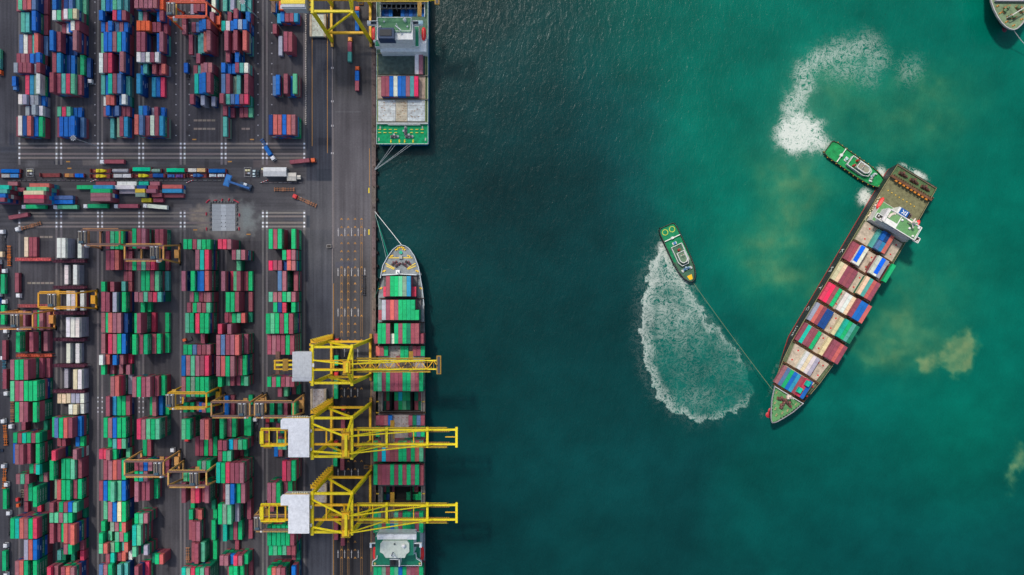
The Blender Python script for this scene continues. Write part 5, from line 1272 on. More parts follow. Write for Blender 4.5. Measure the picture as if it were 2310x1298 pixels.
# ---------------- tugs ----------------
def tug(name_label, stern_px, bow_px, wid, deck, dark, variant):
    a = Vector(W(*stern_px, 0)); b = Vector(W(*bow_px, 0)); d = b-a; L = d.length; ang = math.atan2(d.y, d.x); mid = (a+b)/2
    root = thing('tugboat', name_label, 'tug', (mid.x, mid.y, -3), ang)
    P = lambda nm, mb, m=None: part(root, nm, mb, m, False)
    hw = wid/2; zt_ = 2.2
    ho = [(-L/2+.4, hw*.72), (-L/2+1.6, hw*.9), (-L/2+4, hw), (L*.12, hw), (L*.28, hw*.9), (L*.40, hw*.66), (L*.47, hw*.34), (L*.495, 0)]
    out = [(x, -y) for x, y in ho]+[(x, y) for x, y in ho[-2::-1]]
    zz = lambda x: zt_+max(0, (x-L*.1)/(L*.4))*1.3
    mb = MB(); mb.loft([(x*.95, y*.82, -.9) for x, y in out], [(x, y, zz(x)) for x, y in out], A3(36, 40, 40)); P('hull', mb)
    mb = MB(); mb.flat([(x*.985, y*.94) for x, y in out if x < L*.2], zt_-.05, deck); P('deck', mb, M_RUST)
    bowpts = [(x*.98, y*.92) for x, y in out if x >= L*.1]; bowpts = [(L*.1, -hw*.92)]+[p for p in bowpts if p[0] > L*.1]+[(L*.1, hw*.92)]
    mb = MB(); mb.flat(bowpts, zt_+.55, dark if variant else deck); P('foredeck', mb, M_RUST)
    mb = MB()
    for (p, q) in zip(out, out[1:]+out[:1]):
        mb.beam((p[0]*1.0, p[1]*1.0, zz(p[0])+.35), (q[0]*1.0, q[1]*1.0, zz(q[0])+.35), .28, .9, A3(60, 66, 60) if variant else A3(70, 80, 60))
    P('bulwark', mb)
    # tyres hung round the hull
    k = 0; per = []
    for (p, q) in zip(out, out[1:]):
        n = max(1, int(math.hypot(q[0]-p[0], q[1]-p[1])/1.6))
        for i in range(n):
            t = i/n; per.append((p[0]+(q[0]-p[0])*t, p[1]+(q[1]-p[1])*t, math.atan2(q[1]-p[1], q[0]-p[0])))
    for i, (x, y, an) in enumerate(per):
        nx, ny = math.sin(an), -math.cos(an); mb = MB(); z = zz(x)-.5
        mb.tube((x+nx*.15, y+ny*.15, z), (x+nx*.6, y+ny*.6, z), .62, A3(28, 28, 30), 9)
        if not variant and i % 2 == 0: mb.tube((x+nx*.3, y+ny*.3, z+.62), (x+nx*.62, y+ny*.62, z+.66), .3, A3(214, 170, 50), 6)
        P('tyre_fender', mb, M_RUBBER)
    wh = A3(216, 216, 210); gr = A3(176, 182, 182)
    # deckhouse in tiers, wheelhouse, funnels
    hp = [(-L*.14, -hw*.62), (L*.13, -hw*.62), (L*.2, -hw*.36), (L*.2, hw*.36), (L*.13, hw*.62), (-L*.14, hw*.62)]
    mb = MB(); mb.prism(hp, zt_, zt_+2.6, gr, gr); hs = P('deckhouse', mb)
    mb = MB(); mb.flat([(x*.96, y*.9) for x, y in hp], zt_+2.64, dark if variant else deck); sub(hs, root, 'boat_deck', mb, M_RUST, False)
    mb = MB(); rail(mb, hp+[hp[0]], zt_+2.6, A3(226, 226, 218), .11, 1.0, 2.2); sub(hs, root, 'rail', mb, None, False)
    h2 = [(-L*.02, -hw*.42), (L*.12, -hw*.42), (L*.16, -hw*.2), (L*.16, hw*.2), (L*.12, hw*.42), (-L*.02, hw*.42)]
    mb = MB(); mb.prism(h2, zt_+2.6, zt_+5.0, wh, wh); wh_ = P('wheelhouse', mb)
    mb = MB(); mb.prism([(x+.12 if x > 2 else x, y*1.03) for x, y in h2], zt_+3.6, zt_+4.4, A3(40, 56, 62), A3(40, 56, 62)); sub(wh_, root, 'window_band', mb, M_GLASS, False)
    mb = MB(); mb.prism([(x*1.02, y*1.08) for x, y in h2], zt_+5.0, zt_+5.2, wh, wh); mb.flat([(x*.93+.2, y*.86) for x, y in h2], zt_+5.22, A3(96, 124, 96) if variant else A3(140, 140, 120)); rail(mb, [(x, y) for x, y in h2]+[h2[0]], zt_+5.2, wh, .1, .9, 2); sub(wh_, root, 'roof', mb, None, False)
    for y in ((-.35*hw, .35*hw) if not variant else (.0, )):
        mb = MB(); mb.tube((-L*.055, y, zt_+2.6), (-L*.06, y, zt_+6.4), .75, A3(206, 34, 44), 9); mb.tube((-L*.06, y, zt_+6.4), (-L*.062, y, zt_+6.9), .5, A3(40, 34, 34), 8); P('funnel', mb)
    mb = MB(); mb.beam((L*.04, 0, zt_+5.2), (L*.03, 0, zt_+9.5), .3, .3, A3(200, 60, 60)); mb.beam((L*.035, -1.5, zt_+7.6), (L*.035, 1.5, zt_+7.6), .2, .2, wh); P('mast', mb)
    # winches fore and aft
    mb = MB(); winch(mb, L*.27, 0, zt_+.55, math.pi/2, A3(150, 176, 186), A3(40, 92, 130) if variant else A3(140, 150, 140), 1.1); P('tow_winch', mb)
    for y in (-.34, .34):
        mb = MB(); mb.tube((L*.27, y*hw*1.5, zt_+.5), (L*.29, y*hw*1.5, zt_+2.0), .6, wh, 8); P('vent', mb)
    mb = MB(); mb.tube((-L*.18, 0, zt_), (-L*.18, 0, zt_+1.5), .9, A3(60, 120, 170) if variant else A3(150, 190, 186), 9); mb.box(-L*.2, -L*.16, -1.4, 1.4, zt_, zt_+.6, wh); P('capstan', mb)
    mb = MB(); mb.beam((-L*.27, -hw*.9, zt_+1.2), (-L*.27, hw*.9, zt_+1.2), .5, .4, A3(226, 224, 214)); mb.box(-L*.29, -L*.255, -.8, .8, zt_, zt_+1.7, wh)
    for y in (-.9, .9): mb.beam((-L*.27, y*hw, zt_), (-L*.27, y*hw, zt_+1.2), .4, .4, wh)
    P('tow_beam', mb)
    if variant:
        for y in (-.42, .42):
            mb = MB(); n = 20; r0, r1 = 1.55, 1.9
            for q in range(n):
                t0, t1 = 2*math.pi*q/n, 2*math.pi*(q+1)/n; cx, cy_ = -L*.40, y*hw
                mb.add([(cx+r0*math.cos(t0), cy_+r0*math.sin(t0), zt_-.03), (cx+r1*math.cos(t0), cy_+r1*math.sin(t0), zt_-.03), (cx+r1*math.cos(t1), cy_+r1*math.sin(t1), zt_-.03), (cx+r0*math.cos(t1), cy_+r0*math.sin(t1), zt_-.03)], [(0, 1, 2, 3)], A3(206, 206, 60))
            P('painted_ring', mb)
        mb = MB(); mb.flat([(L*.385, -1.6), (L*.46, -1.0), (L*.46, 1.0), (L*.385, 1.6)][::1], zt_+.6, A3(240, 184, 0)); P('bow_pad', mb)
    else:
        mb = MB(); mb.flat([(L*.42, -hw*.4), (L*.46, -hw*.28), (L*.47, 0), (L*.46, hw*.28), (L*.42, hw*.4), (L*.43, 0)], zt_+.6, A3(226, 220, 50)); P('bow_pad', mb)
    return root
tug('bright green tugboat with yellow dotted tyres pushing the dark hulled ship at its stern', (1868, 330), (1997, 421), 10.8, A3(30, 142, 78), A3(24, 112, 70), 0)
tug('dark green tugboat with two yellow rings on its stern deck trailing a curved white wake', (1503, 508), (1562, 636), 11.4, A3(22, 128, 84), A3(70, 108, 84), 1)
# ---------------- ropes ----------------
def rope(pts, r, col, lab):
    mb = MB(); mb.cable(pts, r, A(*col)); o = link('mooring_rope', mb.mesh('mooring_rope'), M_ROPE); tag(o, lab, 'rope')
def sag(a, b, n, dz): return [tuple(a[i]+(b[i]-a[i])*k/n-(dz*4*(k/n)*(1-k/n) if i == 2 else 0) for i in range(3)) for k in range(n+1)]
for i, (x, y, lab) in enumerate(((885, 331, 'grey mooring rope nearest the quay at the blue stern'), (892, 331, 'grey mooring rope second from the quay at the blue stern'), (921, 331, 'grey mooring rope second from the open water at the blue stern'), (928, 331, 'grey mooring rope nearest the open water at the blue stern'))):
    rope(sag(W(x, y-4, 6.6), G(846, 382+i*.8, .6), 8, .8), .13, (150, 156, 156), lab)
rope(sag(W(905, 552, 8.6), G(846, 478, .6), 8, 1.0), .2, (206, 206, 200), 'white mooring rope from the berthed grey bow up to the quay')
rope(sag(W(872, 585, 8.6), G(847, 484, .6), 8, 1.0), .13, (130, 150, 146), 'thin grey mooring rope off the near side of the grey bow')
rope(sag(W(876, 580, 8.6), G(847, 486, .6), 8, 1.0), .14, (40, 150, 120), 'green mooring rope off the near side of the grey bow')
rope(sag(W(857, 640, 7), G(845, 672, .6), 6, .5), .12, (60, 130, 110), 'short green mooring rope low beside the grey bow')
rope(sag(W(1565, 640, 2), U(160, -9.8, 8.4), 12, 2.0), 0.13, (104, 112, 84), 'long tan towline from the dark green tug to the turned ship')
rope(sag(W(2286, 67, 10), W(2330, 118, 2), 6, 1.0), .2, (160, 160, 156), 'grey anchor rope running down from the bow at the upper corner')
# ---------------- trucks ----------------
_mc = {}
def cached(key, build, name):
    if key not in _mc:
        mb = MB(); build(mb); _mc[key] = mb.mesh(name)
    return _mc[key]
CABS = dict(w=(218, 222, 226), o=(228, 92, 40), r=(206, 52, 54), b=(60, 120, 180), O=(236, 140, 50))
CABN = dict(w='white', o='orange', r='red', b='blue', O='amber')
FRM = dict(d=(58, 58, 62), o=(196, 108, 48), n=(150, 104, 76), b=(62, 100, 150), t=(58, 120, 140))
def truck(px, py, head, cab, frame, loads, desc, gap=8.3):
    """loads: list of (offset along the trailer, length, colour letter)"""
    a = R(head); x, y, _ = G(px, py)
    root = None
    if cab:
        root = thing('container_truck', f"{CABN[cab]} cabbed truck {desc}", 'truck', (x, y, 0), a, 'trucks in the port')
        def bc(mb):
            c = A(*CABS[cab]); mb.hexa([(gap-1.5, -1.2, .6), (gap+1.4, -1.2, .6), (gap+1.4, 1.2, .6), (gap-1.5, 1.2, .6)], [(gap-1.4, -1.15, 3.1), (gap+.9, -1.1, 3.1), (gap+.9, 1.1, 3.1), (gap-1.4, 1.15, 3.1)], c)
            mb.box(gap-1.1, gap+.3, -.8, .8, 3.1, 3.3, c); mb.box(gap+1.3, gap+1.6, -1.15, 1.15, .5, 1.1, A(70, 70, 74))
        cb = link('cab', cached(('cab', cab, gap), bc, 'cab'), M_PAINT, root)
        def bw(mb): mb.hexa([(gap+1.25, -1.05, 1.9), (gap+1.3, -1.05, 1.9), (gap+1.3, 1.05, 1.9), (gap+1.25, 1.05, 1.9)], [(gap+.98, -1.0, 2.9), (gap+1.03, -1.0, 2.9), (gap+1.03, 1.0, 2.9), (gap+.98, 1.0, 2.9)], A(34, 42, 50))
        link('windscreen', cached(('ws', gap), bw, 'windscreen'), M_GLASS, cb)
        def bt(mb): mb.box(gap-5.2, gap-1.2, -.5, .5, .75, 1.05, A(46, 46, 50)); mb.box(gap-4.2, gap-2.2, -1.1, -.6, .5, 1.0, A(120, 122, 126))
        link('tractor_frame', cached(('tf', gap), bt, 'tractor_frame'), M_STEEL, root)
    else:
        root = thing('trailer', f"{dict(d='dark', o='orange', n='brown', b='blue', t='teal')[frame]} empty trailer {desc}" if not loads else f"trailer {desc}", 'trailer', (x, y, 0), a, 'trailers in the port')
    def bf(mb):
        c = A(*FRM[frame])
        for s in (-.55, .55): mb.box(-6.2, 6.1, s-.14, s+.14, .95, 1.25, c)
        for k in range(8): mb.box(-6.2+k*1.72, -5.9+k*1.72, -1.2, 1.2, .98, 1.22, c)
        for e in (-6.2, -.4, 5.9): mb.box(e, e+.5, -1.24, 1.24, 1.0, 1.3, tuple(v*1.1 for v in c))
        mb.box(-1.4, -.9, -1.24, 1.24, 1.0, 1.3, c)
    link('trailer_frame', cached(('fr', frame), bf, 'trailer_frame'), M_RUST, root)
    def wh(mb):
        for s in (-1.05, .75): mb.tube((0, s, .5), (0, s+.3, .5), .5, A(30, 30, 32), 10)
    me = cached('axle', wh, 'wheel')
    for wx in (-5.4, -4.1)+((gap-3.4, gap+.3) if cab else ()):
        w_ = link('wheel', me, M_RUBBER, root); w_.location = (wx, 0, 0)
    for off, L, c in loads:
        cx, cy_ = x+math.cos(a)*off, y+math.sin(a)*off
        cont(cx, cy_, 1.31, L, a, c, ('short one ' if L < 8 and len(loads) > 1 else '')+f"{'at the front, ' if len(loads) > 1 and off > 0 else 'at the back, ' if len(loads) > 1 else ''}on the {'trailer' if not cab else CABN[cab] + ' truck'} {desc}", True, True, True, group='containers on trucks')
    return root
F40 = lambda c: [(0, 12.19, c)]
def F20(a, b): return [(3.1, 6.06, a), (-3.1, 6.06, b)]
truck(264.5, 367, 180, 'w', 'd', F40('r'), 'alone on the road below the upper yard')
truck(89, 468, 180, 'w', 'd', F40('g'), 'first from left in the queue under the sideways stacks')
truck(160, 468.5, 180, 'w', 'd', F40('m'), 'second from left in the queue under the sideways stacks')
truck(227.5, 466.5, 180, 'w', 'd', F40('g'), 'third from left in the queue under the sideways stacks')
truck(296, 466.5, 180, 'w', 'd', F40('r'), 'fourth from left in the queue under the sideways stacks')
truck(361, 468, 175, 'w', 'd', F40('w'), 'last of the queue under the sideways stacks')
truck(50, 489, 190, None, 'd', F40('r'), 'standing askew at the left edge of the road')
truck(73, 510, 196, 'w', 'n', [], 'with bare brown trailer askew at the left of the road')
truck(10.5, 553, 90, 'w', 'd', [(-6, 3.4, 'i')], 'at the left edge with one small cream box')
truck(23, 578, 90, None, 'o', [], 'standing at the left edge below the road')
truck(2, 621, 90, 'w', 'd', F40('r'), 'cut by the left edge, the upper one')
truck(15.3, 641, 90, 'w', 'd', F40('g'), 'in the left lane below the orange trailer')
truck(3, 694, 90, 'w', 'd', F40('b'), 'cut by the left edge, the lower one')
truck(15.3, 710, 90, 'w', 'd', F40('g'), 'in the left lane under the gantry crane')
truck(47, 638, 270, 'w', 'd', F40('r'), 'driving down beside the empty slots of the left block')
truck(18.5, 789, 90, 'w', 'd', F40('r'), 'in the left lane below the left gantry crane', 12.0)
truck(12, 836, 90, 'w', 't', [], 'with bare teal trailer at the left edge')
truck(19.5, 854, 270, 'w', 'd', F40('r'), 'close against the lowest red stacks of the left block', 9.4)
truck(30, 928, 270, 'w', 'n', [], 'with bare brown trailer beside the left block', 9.4)
truck(14.5, 982, 93, 'w', 'o', [], 'with bare orange trailer, upper of the two in the left lane', 9.4)
truck(12.5, 1079, 88, 'w', 'o', [], 'with bare orange trailer, lower of the two in the left lane')
truck(20, 1123, 90, 'w', 'd', F40('g'), 'in the lower left lane, first from the orange trailer', 9.0)
truck(18.5, 1261, 90, 'w', 'd', F40('g'), 'in the lower left lane near the bottom corner', 9.4)
truck(25, 1187, 90, 'w', 'd', [], 'in the lower left lane, pressed against tall green stacks', 9.0)
truck(19, 1326, 90, 'w', 'd', F40('g'), 'at the very bottom of the left lane', 9.0)
truck(5.5, 137, 270, 'o', 'd', F20('t', 'm'), 'at the upper left edge')
truck(40.5, 176, 270, 'b', 'd', [(3, 6.06, 'b')], 'beside the leftmost block of the upper yard', 7.4)
truck(208, 157, 270, 'w', 'd', F40('n'), 'in the lane between two blocks of the upper yard')
truck(421.5, 60, 90, None, 'd', F20('r', 'p'), 'under the red orange gantry crane')
truck(425, 157, 90, None, 'd', [(0, 6.06, 'b')], 'in the lane beside the blue and turquoise stack')
truck(425, 961, 270, 'r', 'd', F40('r'), 'squeezed beside the tall green stack of the third block')
truck(425, 1257, 90, None, 'n', [], 'in the lane beside red stacks near the bottom')
truck(393, 1043, 90, 'w', 'd', [], 'in the lane just above the lower tan gantry crane')
truck(578, 974, 90, 'w', 'd', [], 'just below the pair of brown gantry cranes')
truck(607, 976, 90, 'r', 'd', F40('r'), 'behind the white house of the middle quay crane')
truck(603, 334, 302, 'w', 'b', [(2.8, 6.06, 'b')], 'turning out of the upper yard with bare blue trailer rear')
truck(679.5, 366, 6, 'o', 'd', F40('r'), 'heading for the quay along the road')
truck(642, 428, 0, None, 'n', [], 'lying below the white roofed shed')
truck(694, 456, 156, 'r', 'n', [], 'with bare brown trailer slanting across the road')
truck(808, 52, 90, 'o', 'd', F20('b', 'b'), 'on the apron under the upper yellow crane')
truck(791.5, 121, 90, 'O', 'd', F20('r', 't'), 'on the apron, one red and one teal box')
truck(808, 186, 90, 'o', 'd', F20('b', 'r'), 'on the apron beside the moored ship')
truck(761.5, 801, 90, 'r', 'd', [(-3.1, 6.06, 'g')], 'at the uppermost of the lower yellow cranes', 9.4)
truck(760.5, 876, 90, 'r', 'd', F20('m', 'g'), 'below the crane with the grey house', 9.4)
truck(776.5, 953, 90, 'r', 'd', F40('r'), 'between the legs of the middle crane', 9.4)
truck(759.5, 1027, 90, 'r', 'd', F40('g'), 'just above the lowest crane')
truck(775, 1036, 90, None, 'd', F40('r'), 'standing beside the green boxed truck above the lowest crane')
truck(761, 1192, 90, 'r', 'd', F40('r'), 'below the lowest crane, on the side of the yard')
truck(776, 1205, 90, 'r', 'd', F40('r'), 'below the lowest crane, on the side of the ship')
truck(821, 644, 90, None, 'd', [], 'parked on the apron beside the grey bow')
# reach stacker and small machines
def reach(px, py, head, label):
    root = thing('reach_stacker', label, 'machine', G(px, py), R(head)); P = lambda nm, mb, m=None: part(root, nm, mb, m, False); c = A(48, 96, 152)
    mb = MB(); mb.box(-4, 3.4, -1.9, 1.9, .9, 2.2, A(50, 74, 96)); mb.box(-4.2, -2, -1.9, 1.9, 2.2, 2.8, A(40, 60, 80)); P('body', mb)
    mb = MB(); mb.box(-1.4, .6, -1.8, -.4, 2.2, 3.8, A(200, 206, 206)); P('cab', mb)
    mb = MB(); mb.beam((-3.6, .5, 3.2), (9.5, .5, 6.0), 1.3, 1.1, c); P('boom', mb)
    mb = MB(); mb.box(8.4, 12.2, -3.6, 3.8, 4.4, 5.0, A(20, 96, 160)); mb.box(8.8, 11.8, -3.2, 3.4, 5.0, 5.3, A(30, 112, 176)); P('spreader', mb)
    for wx in (-3, 2.6):
        for s in (-1.7, 1.7):
            mb = MB(); mb.tube((wx, s-.35, .8), (wx, s+.35, .8), .8, A(28, 28, 30), 10); P('wheel', mb, M_RUBBER)
reach(555, 421, 162, 'blue reach stacker with wide blue grab on the road beside the parked cargo')
def tractor(px, py, head, cab, label):
    root = thing('yard_tractor', label, 'tractor', G(px, py), R(head)); P = lambda nm, mb, m=None: part(root, nm, mb, m, False); c = A(*CABS[cab])
    mb = MB(); mb.box(-2.6, 2.4, -1.1, 1.1, .6, 1.1, A(60, 60, 64)); P('frame', mb)
    mb = MB(); mb.box(.4, 2.4, -1.1, .5, 1.1, 3.0, c); mb.box(2.41, 2.46, -.9, .3, 2.0, 2.8, A(34, 42, 50)); P('cab', mb)
    for wx in (-1.7, 1.5):
        mb = MB(); mb.tube((wx, -1.2, .5), (wx, 1.2, .5), .5, A(28, 28, 30), 10); P('wheel', mb, M_RUBBER)
tractor(425, 766, 200, 'o', 'orange yard tractor without a trailer beside the slate blue and green bay')
tractor(46, 1120, 270, 'r', 'red yard tractor beside pallets at the foot of the left block')
tractor(47, 1133, 270, 'o', 'orange yard tractor by the rail at the foot of the left block')
def car(px, py, head, col, label):
    root = thing('parked_car', label, 'car', G(px, py), R(head), 'cars in the port'); P = lambda nm, mb, m=None: part(root, nm, mb, m, False); c = A(*col)
    mb = MB(); mb.hexa([(-2.2, -.9, .35), (2.2, -.9, .35), (2.2, .9, .35), (-2.2, .9, .35)], [(-2.1, -.86, .95), (2.15, -.84, .85), (2.15, .84, .85), (-2.1, .86, .95)], c); P('body', mb)
    mb = MB(); mb.hexa([(-1.6, -.8, .93), (1.0, -.8, .93), (1.0, .8, .93), (-1.6, .8, .93)], [(-1.1, -.65, 1.45), (.3, -.65, 1.45), (.3, .65, 1.45), (-1.1, .65, 1.45)], A(40, 50, 58)); mb.box(-1.0, .25, -.62, .62, 1.45, 1.48, c); P('cabin', mb, M_GLASS)
    for wx in (-1.4, 1.4):
        mb = MB(); mb.tube((wx, -.92, .33), (wx, .92, .33), .33, A(28, 28, 30), 9); P('wheel', mb, M_RUBBER)
car(574, 392, 90, (196, 214, 214), 'pale silver car parked beside the small fenced plot on the road')
car(583, 392, 90, (40, 56, 62), 'dark green car parked next to the pale silver car')
car(1, 1016, 0, (24, 40, 60), 'dark blue car at the left edge of the lower yard')
# flat racks and machinery waiting in a row along the road
def rack(px, py, label, kind, c1, L=12.2, c2=None):
    root = thing('flat_rack', label, 'flat rack', G(px, py), 0, 'flat racks lined up along the road'); P = lambda nm, mb, m=None: part(root, nm, mb, m, False)
    mb = MB(); mb.box(-L/2, L/2, -1.2, 1.2, .1, .6, A(126, 62, 62)); P('platform', mb, M_RUST)
    for s in (-1, 1):
        mb = MB(); mb.box(s*L/2-.25, s*L/2+.25, -1.2, 1.2, .6, 2.5, A(110, 52, 54)); P('end_frame', mb, M_RUST)
    c1 = A(*c1); c2 = A(*(c2 or (200, 200, 200)))
    mb = MB()
    if kind == 'tarp':
        mb.hexa([(-L*.46, -1.25, .61), (L*.46, -1.25, .61), (L*.46, 1.25, .61), (-L*.46, 1.25, .61)], [(-L*.46, -1.1, 2.9), (0, -1.15, 3.1), (0, 1.15, 3.1), (-L*.46, 1.1, 2.9)], c1); mb.hexa([(0, -1.2, .62), (L*.46, -1.2, .62), (L*.46, 1.2, .62), (0, 1.2, .62)], [(.02, -1.1, 2.8), (L*.45, -1.1, 2.7), (L*.45, 1.1, 2.7), (.02, 1.1, 2.8)], tuple(v*.92 for v in c1)); P('tarpaulin', mb, M_CLOTH)
    elif kind == 'machine':
        mb.box(-2.6, 1.4, -1.0, 1.0, .61, 2.2, c1); mb.hexa([(1.4, -.9, .61), (3.4, -.5, .61), (3.4, .5, .61), (1.4, .9, .61)], [(1.4, -.9, 2.2), (3.0, -.4, 1.5), (3.0, .4, 1.5), (1.4, .9, 2.2)], c1); mb.box(-1.4, -.2, -.8, .8, 2.2, 3.0, tuple(v*.8 for v in c1)); mb.box(-4.4, -2.6, -.25, .25, 1.0, 1.5, c2); P('digger', mb)
    elif kind == 'tank':
        mb.tube((-L*.4, 0, 1.8), (L*.4, 0, 1.8), 1.15, c1, 14)
        for k in range(4): mb.tube((-L*.36+k*L*.24, 0, 1.8), (-L*.34+k*L*.24, 0, 1.8), 1.19, tuple(v*.8 for v in c1), 14)
        P('tank', mb)
    elif kind == 'crates':
        for k in range(2): mb.box(-L*.44+k*L*.46, -L*.02+k*L*.46, -1.1, 1.1, .61, 2.5, c1 if k == 0 else c2)
        for k in range(8): mb.box(-L*.42+k*L*.11, -L*.415+k*L*.11, -1.12, 1.12, 2.5, 2.56, tuple(v*.8 for v in c1))
        P('crate', mb)
    elif kind == 'vehicles':
        for k in range(2): o_ = -2.8+k*5.2; mb.box(o_-2.1, o_+2.1, -.9, .9, .75, 1.6, c1 if k == 0 else c2); mb.box(o_-1.2, o_+1.0, -.8, .8, 1.6, 2.3, tuple(v*.7 for v in (c1 if k == 0 else c2)))
        P('vehicle', mb)
    return root
rack(29, 387.5, 'flat rack under a long blue tarpaulin at the left end of the row', 'tarp', (0, 92, 170), 12.4)
rack(28, 398, 'flat rack with a beige and a blue machine below the blue tarpaulin', 'crates', (150, 150, 150), 12, (40, 120, 180))
rack(117, 396, 'empty looking pink ended flat rack with brown deck', 'none', (150, 110, 100), 12.2)
rack(161, 397, 'short flat rack carrying an ochre machine frame', 'crates', (190, 128, 60), 6, (140, 100, 70))
rack(184, 397.5, 'short flat rack under a square blue tarpaulin', 'tarp', (0, 96, 190), 5.6)
rack(230, 386.5, 'flat rack with yellow machine, upper of the yellow pair', 'machine', (236, 196, 10), 12.2, (196, 120, 60))
rack(230, 398.5, 'flat rack with yellow machine, lower of the yellow pair', 'machine', (236, 190, 10), 12.2, (196, 120, 60))
rack(276, 386.5, 'flat rack with a long grey tank', 'tank', (160, 158, 160), 12.2)
rack(280, 398, 'flat rack with two pale grey crates', 'crates', (186, 184, 180), 12.2, (200, 198, 196))
rack(324, 383.5, 'flat rack under bright turquoise tarpaulin next to the grey tank', 'tarp', (0, 190, 140), 12)
rack(325, 397.5, 'flat rack with a bulky yellow machine next to the grey crates', 'machine', (238, 200, 10), 12.2, (170, 80, 70))
rack(356, 386.5, 'short flat rack with sage green tank', 'tank', (120, 156, 138), 6.6)
rack(361, 397.5, 'short flat rack with dark blue tarpaulin', 'tarp', (24, 78, 140), 7)
rack(400, 385.5, 'flat rack under bright turquoise tarpaulin next to the sage tank', 'tarp', (0, 186, 134), 12)
rack(398, 398, 'flat rack with blue and purple machines', 'vehicles', (20, 100, 170), 12.2, (96, 60, 140))
rack(447, 385.5, 'flat rack with one beige and one tan crate', 'crates', (206, 200, 186), 12.2, (212, 172, 112))
rack(448, 397, 'flat rack with a dark blue machine and pale parts', 'machine', (16, 88, 150), 12.2, (196, 176, 150))
rack(493, 387, 'flat rack with blue covered machines at the right end of the row', 'tarp', (6, 90, 158), 11)
rack(492, 397, 'flat rack with two white vehicles', 'vehicles', (206, 222, 226), 12.2, (210, 224, 226))
# sheds on the road
def shed(px0, px1, py0, py1, hgt, label, wall, roof, items=()):
    a = G(px0, py1); b = G(px1, py0); root = thing('gate_shed', label, 'shed', ((a[0]+b[0])/2, a[1], 0)); P = lambda nm, mb, m=None: part(root, nm, mb, m)
    mb = MB(); mb.box(a[0], b[0], a[1], b[1], 0, hgt, A(*wall)); w_ = P('wall', mb)
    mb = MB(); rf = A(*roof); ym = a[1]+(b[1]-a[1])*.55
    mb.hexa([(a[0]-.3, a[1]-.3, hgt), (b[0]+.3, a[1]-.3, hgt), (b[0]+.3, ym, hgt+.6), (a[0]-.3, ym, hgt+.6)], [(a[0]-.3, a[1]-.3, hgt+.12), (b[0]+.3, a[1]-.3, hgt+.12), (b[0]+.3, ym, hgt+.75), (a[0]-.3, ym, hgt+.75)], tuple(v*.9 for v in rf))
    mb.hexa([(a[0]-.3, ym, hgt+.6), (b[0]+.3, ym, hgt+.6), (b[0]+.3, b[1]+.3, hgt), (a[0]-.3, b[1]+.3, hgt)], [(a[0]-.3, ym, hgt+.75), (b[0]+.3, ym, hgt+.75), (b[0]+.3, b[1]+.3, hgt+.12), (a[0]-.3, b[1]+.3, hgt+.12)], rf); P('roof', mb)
shed(601.5, 651, 382, 400, 5.5, 'long white roofed shed on the road', (120, 122, 122), (196, 196, 194))
shed(652.5, 671, 393, 409, 3.6, 'smaller pale roofed shed joined to the long white one', (120, 120, 116), (190, 184, 172))
shed(672.5, 680, 398, 405, 2.8, 'tiny cream hut at the end of the pale shed', (130, 126, 120), (206, 200, 186))
def pen(px, py, label, w_=15, h_=17):
    root = thing('equipment_pen', label, 'equipment', G(px, py)); P = lambda nm, mb, m=None: part(root, nm, mb, m, False)
    hw, hh = w_*S/2, h_*S/2; mb = MB(); rail(mb, [(-hw, -hh), (hw, -hh), (hw, hh), (-hw, hh), (-hw, -hh)], 0, A(150, 150, 150), .08, 1.2, 1.4); P('fence', mb)
    for x, y, c in ((-.8, 1.0, (216, 206, 160)), (.9, 1.0, (214, 206, 160)), (.8, -.8, (170, 172, 176)), (-.8, -.8, (96, 80, 78))):
        mb = MB(); mb.box(x-.7, x+.7, y-.55, y+.55, .1, 1.6, A(*c)); P('tank_box', mb)
pen(70, 390, 'fenced pen with cream and grey boxes beside the blue covered racks')
pen(560, 389, 'fenced pen with cream boxes beside the pale silver car', 15, 20)
pen(597, 386, 'fenced pen with cream boxes against the long white shed', 9, 8)
mb = MB(); strip_ = [(178, 409), (60, 408.4), (178, 408), (505, 408), (570, 409.5), (690, 409.5)]
for (xa, ya), (xb, yb) in (((30, 407.6), (505, 407.6)), ((585, 412.5), (686, 412.5))):
    n = int((xb-xa)/11)
    for k in range(n):
        a = G(xa+k*11, ya); mb.box(a[0], a[0]+2.4, a[1]-.25, a[1]+.25, 0, .7, vary(A(96, 94, 96), .2))
o = link('concrete_barrier', mb.mesh('concrete_barrier'), M_GROUND); tag(o, 'long low concrete kerb barrier along the middle of the crossroad', 'barrier')
for i, (x, y, lab) in enumerate(((429, 411, 'red and white striped barrier at the barrier end beside blue racks'), (597, 411, 'red and white striped barrier beside the long white shed'), (213, 409, 'red and white striped barrier below the yellow machines'))):
    mb = MB(); a = G(x, y)
    for k in range(6): mb.obox(a[0]-1.8+k*.75, a[1]-.4+k*.28, .75, .25, .1, 1.0, .36, A(206, 60, 60) if k % 2 else A(220, 220, 216))
    o = link('road_barrier', mb.mesh('road_barrier'), M_PAINT); tag(o, lab, 'barrier')
